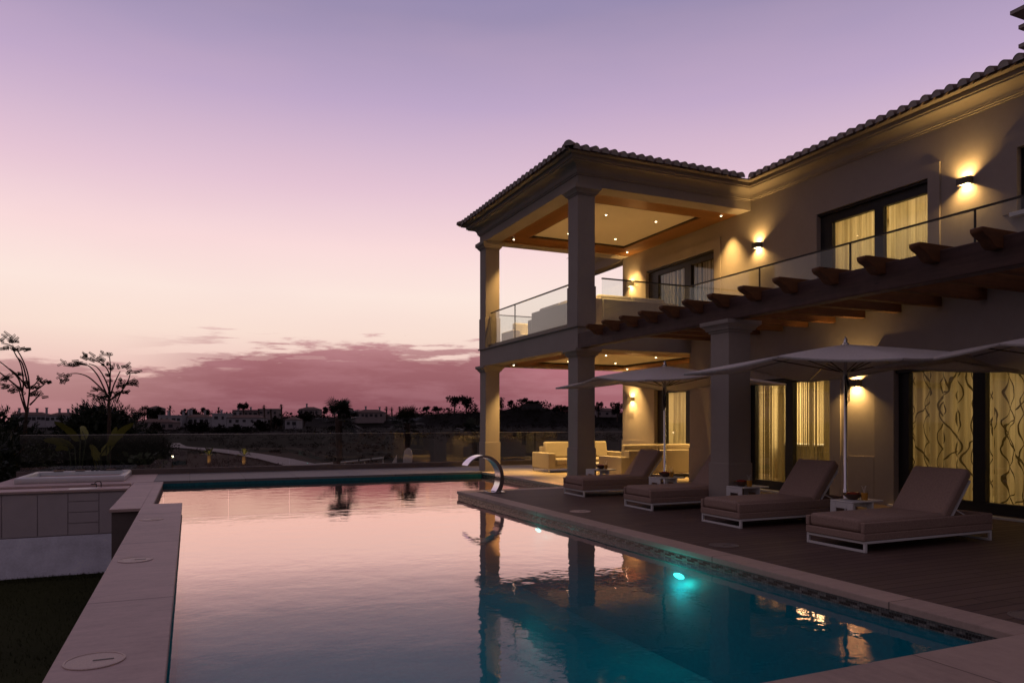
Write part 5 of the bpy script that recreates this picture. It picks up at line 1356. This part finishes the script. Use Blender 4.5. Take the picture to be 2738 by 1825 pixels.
T = [('dense tree left of the brown skyline villa', 386, 1082, 1120, 375, 34), ('dense tree right of the brown skyline villa', 424, 1083, 1120, 372, 30), ('tree filling the gap before the brown skyline villa', 405, 1088, 1125, 365, 44),
     ('low tree beside the big round shrub', 366, 1100, 1125, 330, 30), ('pointed small tree on the skyline', 490, 1090, 1110, 360, 14), ('broad skyline tree behind the terraced houses', 514, 1093, 1118, 355, 50), ('tree with open crown above the terraced houses', 550, 1086, 1112, 355, 30),
     ('stone pine standing highest above the white houses', 652, 1077, 1102, 360, 38), ('bush in front of the low pink roofed house', 415, 1126, 1160, 290, 50), ('dark tree before the tall white block', 530, 1124, 1165, 285, 70), ('dark tree below the tall white block', 590, 1130, 1170, 280, 60),
     ('dark bush under the wide white house', 640, 1132, 1172, 280, 60), ('dark tree between pink house and round fronted house', 735, 1108, 1150, 300, 44), ('dark tree below the slim palms', 700, 1120, 1160, 290, 50), ('tree right of the round fronted house', 812, 1103, 1130, 340, 50),
     ('skyline tree behind the nearest fan palm, left one', 868, 1086, 1108, 375, 26), ('skyline tree behind the nearest fan palm, right one', 893, 1084, 1108, 375, 30), ('low skyline tree left of the wide low villa', 945, 1096, 1115, 350, 22),
     ('tree clump left of the far porch column on the skyline', 1215, 1058, 1095, 370, 46), ('taller tree clump touching the far porch column', 1248, 1057, 1096, 372, 50), ('tree just visible right of the far porch column', 1330, 1062, 1092, 370, 36), ('small skyline tree left of the tree clump', 1140, 1085, 1100, 365, 22), ('thin skyline tree cluster', 1170, 1086, 1100, 365, 30),
     ('round skyline tree on the porch ridge', 1368, 1070, 1085, 372, 22), ('tree topping the ridge seen through the porch', 1408, 1064, 1082, 370, 40), ('round tree right on the ridge seen through the porch', 1432, 1066, 1088, 368, 22), ('low tree at the foot of the ridge by the middle column', 1490, 1082, 1100, 365, 26), ('small tree on the ridge by the middle column', 1512, 1083, 1100, 365, 20),
     ('tree left in the gap beside the porch wall', 1600, 1072, 1100, 360, 30), ('dense tree right in the gap beside the porch wall', 1650, 1074, 1110, 350, 44), ('shrubby tree below the long row house', 150, 1135, 1165, 290, 50), ('low tree in front of the long row house', 60, 1138, 1165, 290, 44)]
for i, (lb, u, vt, vb, d, w) in enumerate(T): far_tree(lb, u, vt, vb, d, w, 40+i, 'stone' in lb)
PL = [('bushy skyline palm right of the brown villa', 454, 1084, 1125, 355, 30), ('bushy palm behind the tall white block', 585, 1088, 1115, 350, 26), ('slim tall palm in front of the pink house', 706, 1082, 1125, 325, 17), ('tallest slim palm right of the pink house', 752, 1080, 1130, 325, 18), ('short palm left of the slim tall palm', 692, 1093, 1125, 335, 15), ('short palm between the two slim palms', 724, 1093, 1125, 330, 15),
      ('small palm among the far row houses', 47, 1096, 1125, 345, 20), ('left umbrella shaped palm on the skyline', 1033, 1086, 1106, 360, 18), ('middle umbrella shaped palm on the skyline', 1047, 1087, 1106, 362, 15), ('right umbrella shaped palm on the skyline', 1068, 1086, 1106, 360, 16)]
for i, (lb, u, vt, vb, d, w) in enumerate(PL): far_palm(lb, u, vt, vb, d, w, 80+i)
def undergrowth():
    r = random.Random(9); mb = MB()
    for _ in range(2600):
        u = r.uniform(-60, 1720); k = r.random()
        d = r.uniform(366, 382) if k < .4 else (r.uniform(225, 335) if k < .75 else (r.uniform(70, 215) if u < 1060 else r.uniform(335, 372)))
        x, y = bearing(u, d); z = ground_z(x, y); s_ = r.uniform(.5, 1.5)*(1.0 if d > 180 else 0.6)*(2.6 if d > 366 and r.random() < .12 else 1)
        if d < 218 and abs(u-(455+(215-d)*3.6)) < 75: continue
        if 225 < d < 335 and u < 1060 and z+s_*.9 > height(1139, d): s_ = max(.3, height(1139, d)-z)
        leaf_quads(mb, r, (x, y, z+s_*.3), (s_*1.5, s_*1.5, s_*.75), 26, max(.35, s_*.42), 0, 1.0, 0.3)
    return mb
tag(undergrowth().build('undergrowth', 'undergrowth'), 'dark scrub covering the valley and far hillside', 'undergrowth', kind='stuff')

# ================================================================== SKY AND CAMERA
def world():
    w = bpy.data.worlds.new('World'); S.world = w; w.use_nodes = True; nt = w.node_tree; nt.nodes.clear()
    out = nt.nodes.new('ShaderNodeOutputWorld'); bg = nt.nodes.new('ShaderNodeBackground'); L(nt, bg.outputs[0], out.inputs['Surface'])
    v = coords(nt, 'Generated'); sx = N(nt, 'ShaderNodeSeparateXYZ'); L(nt, v, sx.inputs[0])
    X, Y, Z = sx.outputs
    hl = math_(nt, 'SQRT', math_(nt, 'ADD', math_(nt, 'MULTIPLY', X, X), math_(nt, 'MULTIPLY', Y, Y)))
    hl = math_(nt, 'MAXIMUM', hl, 0.02)
    e = math_(nt, 'DIVIDE', Z, hl)                                  # tangent of the elevation
    az = math_(nt, 'ARCTAN2', X, Y)
    es = math_(nt, 'MULTIPLY', e, 1.0)
    sky = ramp(nt, math_(nt, 'MULTIPLY', e, 1/0.7), [(0.0, srgb(222, 160, 158)), (0.065/.7, srgb(238, 198, 188)), (0.115/.7, srgb(250, 224, 210)), (0.17/.7, srgb(253, 231, 221)), (0.235/.7, srgb(250, 219, 219)), (0.315/.7, srgb(229, 197, 213)), (0.43/.7, srgb(191, 168, 201)), (0.55/.7, srgb(156, 143, 178)), (0.66/.7, srgb(136, 130, 172)), (1.0, srgb(108, 102, 134))])
    # slow large-scale variation
    cb = N(nt, 'ShaderNodeCombineXYZ'); L(nt, math_(nt, 'MULTIPLY', az, 2.0), cb.inputs[0]); L(nt, math_(nt, 'MULTIPLY', e, 7.0), cb.inputs[1])
    big = noise(nt, cb.outputs[0], 1.2, 3, 0.5)
    sky = mixc(nt, math_(nt, 'MULTIPLY', sstep(nt, big, 0.35, 0.7), 0.10), sky, srgb(228, 185, 196))
    # cloud bank
    c2 = N(nt, 'ShaderNodeCombineXYZ'); L(nt, math_(nt, 'MULTIPLY', az, 5.0), c2.inputs[0]); L(nt, math_(nt, 'MULTIPLY', e, 26.0), c2.inputs[1])
    n1 = noise(nt, c2.outputs[0], 1.5, 8, 0.62)
    c3 = N(nt, 'ShaderNodeCombineXYZ'); L(nt, math_(nt, 'MULTIPLY', az, 6.0), c3.inputs[0]); L(nt, math_(nt, 'MULTIPLY', e, 60.0), c3.inputs[1]); c3.inputs[2].default_value = 4.2
    n2 = noise(nt, c3.outputs[0], 1.7, 8, 0.6)
    # height of the bank top changes with bearing: low at the far left, high in the middle
    topc = math_(nt, 'ADD', 0.066, math_(nt, 'MULTIPLY', sstep(nt, az, -0.08, 0.14), 0.034))
    f = math_(nt, 'ADD', math_(nt, 'SUBTRACT', topc, e), math_(nt, 'MULTIPLY', math_(nt, 'SUBTRACT', n1, 0.5), 0.12))
    bank = sstep(nt, f, -0.006, 0.009)
    f2 = math_(nt, 'ADD', math_(nt, 'SUBTRACT', 0.112, e), math_(nt, 'MULTIPLY', math_(nt, 'SUBTRACT', n2, 0.545), 0.19))
    wisp = math_(nt, 'MULTIPLY', math_(nt, 'MULTIPLY', sstep(nt, f2, 0.0, 0.02), sstep(nt, e, 0.14, 0.115)), math_(nt, 'MULTIPLY', sstep(nt, az, -0.1, 0.12), 0.85))
    holes = math_(nt, 'MULTIPLY', sstep(nt, n2, 0.60, 0.72), sstep(nt, e, 0.055, 0.09))
    bank = math_(nt, 'MULTIPLY', bank, math_(nt, 'SUBTRACT', 1.0, math_(nt, 'MULTIPLY', holes, 0.8)))
    cl = math_(nt, 'MAXIMUM', bank, wisp)
    cl = math_(nt, 'MULTIPLY', cl, math_(nt, 'ADD', 0.68, math_(nt, 'MULTIPLY', sstep(nt, az, -0.16, 0.08), 0.31)))
    ccol = ramp(nt, math_(nt, 'MULTIPLY', e, 1/0.12), [(0.0, srgb(128, 76, 86)), (0.3, srgb(143, 87, 95)), (0.62, srgb(158, 100, 106)), (0.85, srgb(182, 126, 130)), (1.0, srgb(204, 152, 154))])
    ccol = mixc(nt, sstep(nt, az, 0.36, 0.52), ccol, ramp(nt, math_(nt, 'MULTIPLY', e, 1/0.12), [(0.0, srgb(148, 86, 98)), (0.36, srgb(166, 104, 112)), (0.8, srgb(196, 124, 136)), (1.0, srgb(208, 148, 156))]))
    ccol = mixc(nt, math_(nt, 'MULTIPLY', sstep(nt, n1, 0.42, 0.62), 0.18), ccol, srgb(205, 150, 158))
    sky = mixc(nt, cl, sky, ccol)
    # sunset glow occupies one side; the opposite sky is dim blue-grey dusk
    az0 = rad(20)
    dx, dy = math.sin(az0), math.cos(az0)
    dt = math_(nt, 'DIVIDE', math_(nt, 'ADD', math_(nt, 'MULTIPLY', X, dx), math_(nt, 'MULTIPLY', Y, dy)), hl)
    glow = sstep(nt, dt, 0.22, 0.80)
    high = sstep(nt, e, 2.5, 0.75)
    glow = math_(nt, 'MULTIPLY', glow, high)
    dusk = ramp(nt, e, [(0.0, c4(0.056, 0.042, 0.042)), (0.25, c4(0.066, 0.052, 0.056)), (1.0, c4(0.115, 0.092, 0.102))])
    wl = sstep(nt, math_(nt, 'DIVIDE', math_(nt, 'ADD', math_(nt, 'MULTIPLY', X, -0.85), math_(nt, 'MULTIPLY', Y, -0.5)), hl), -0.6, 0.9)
    dusk = mixc(nt, wl, mixc(nt, 1.0, dusk, c4(0.66), 'MULTIPLY'), mixc(nt, 1.0, dusk, c4(2.3, 2.25, 2.6), 'MULTIPLY'))  # out-of-view sky behind left, brightness added to light the kitchen cabinet and plinth
    nish = N(nt, 'ShaderNodeTexSky', sky_type='NISHITA', sun_disc=False); nish.sun_elevation = rad(-3); nish.sun_rotation = az0
    dusk = mixc(nt, 1.0, dusk, mixc(nt, 1.0, nish.outputs[0], c4(0.1), 'MULTIPLY'), 'ADD')
    col = mixc(nt, glow, dusk, sky)
    below = sstep(nt, Z, 0.0, -0.03)
    col = mixc(nt, below, col, c4(0.02, 0.015, 0.016))
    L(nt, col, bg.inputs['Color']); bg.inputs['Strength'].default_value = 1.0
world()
cam = bpy.data.cameras.new('camera'); co = bpy.data.objects.new('camera', cam); COL.objects.link(co); S.camera = co
cam.sensor_width = 36.0; cam.lens = CF/2738*36.0
cam.shift_y = (1128.6-912.5)/2738; cam.clip_end = 5000; cam.clip_start = 0.1
co.location = (0, 0, CH); co.rotation_euler = (PI/2, 0, -CYAW)
S.view_settings.view_transform = 'Standard'; S.view_settings.look = 'None'; S.view_settings.exposure = 0; S.view_settings.gamma = 1
S.cycles.use_denoising = True; S.cycles.denoiser = 'OPENIMAGEDENOISE'; S.cycles.denoising_input_passes = 'RGB_ALBEDO_NORMAL'; S.cycles.denoising_prefilter = 'ACCURATE'; S.cycles.max_bounces = 8; S.cycles.transparent_max_bounces = 24; S.cycles.diffuse_bounces = 3; S.cycles.glossy_bounces = 3; S.cycles.transmission_bounces = 3
S.cycles.caustics_reflective = False; S.cycles.caustics_refractive = False; S.cycles.sample_clamp_indirect = 4.0
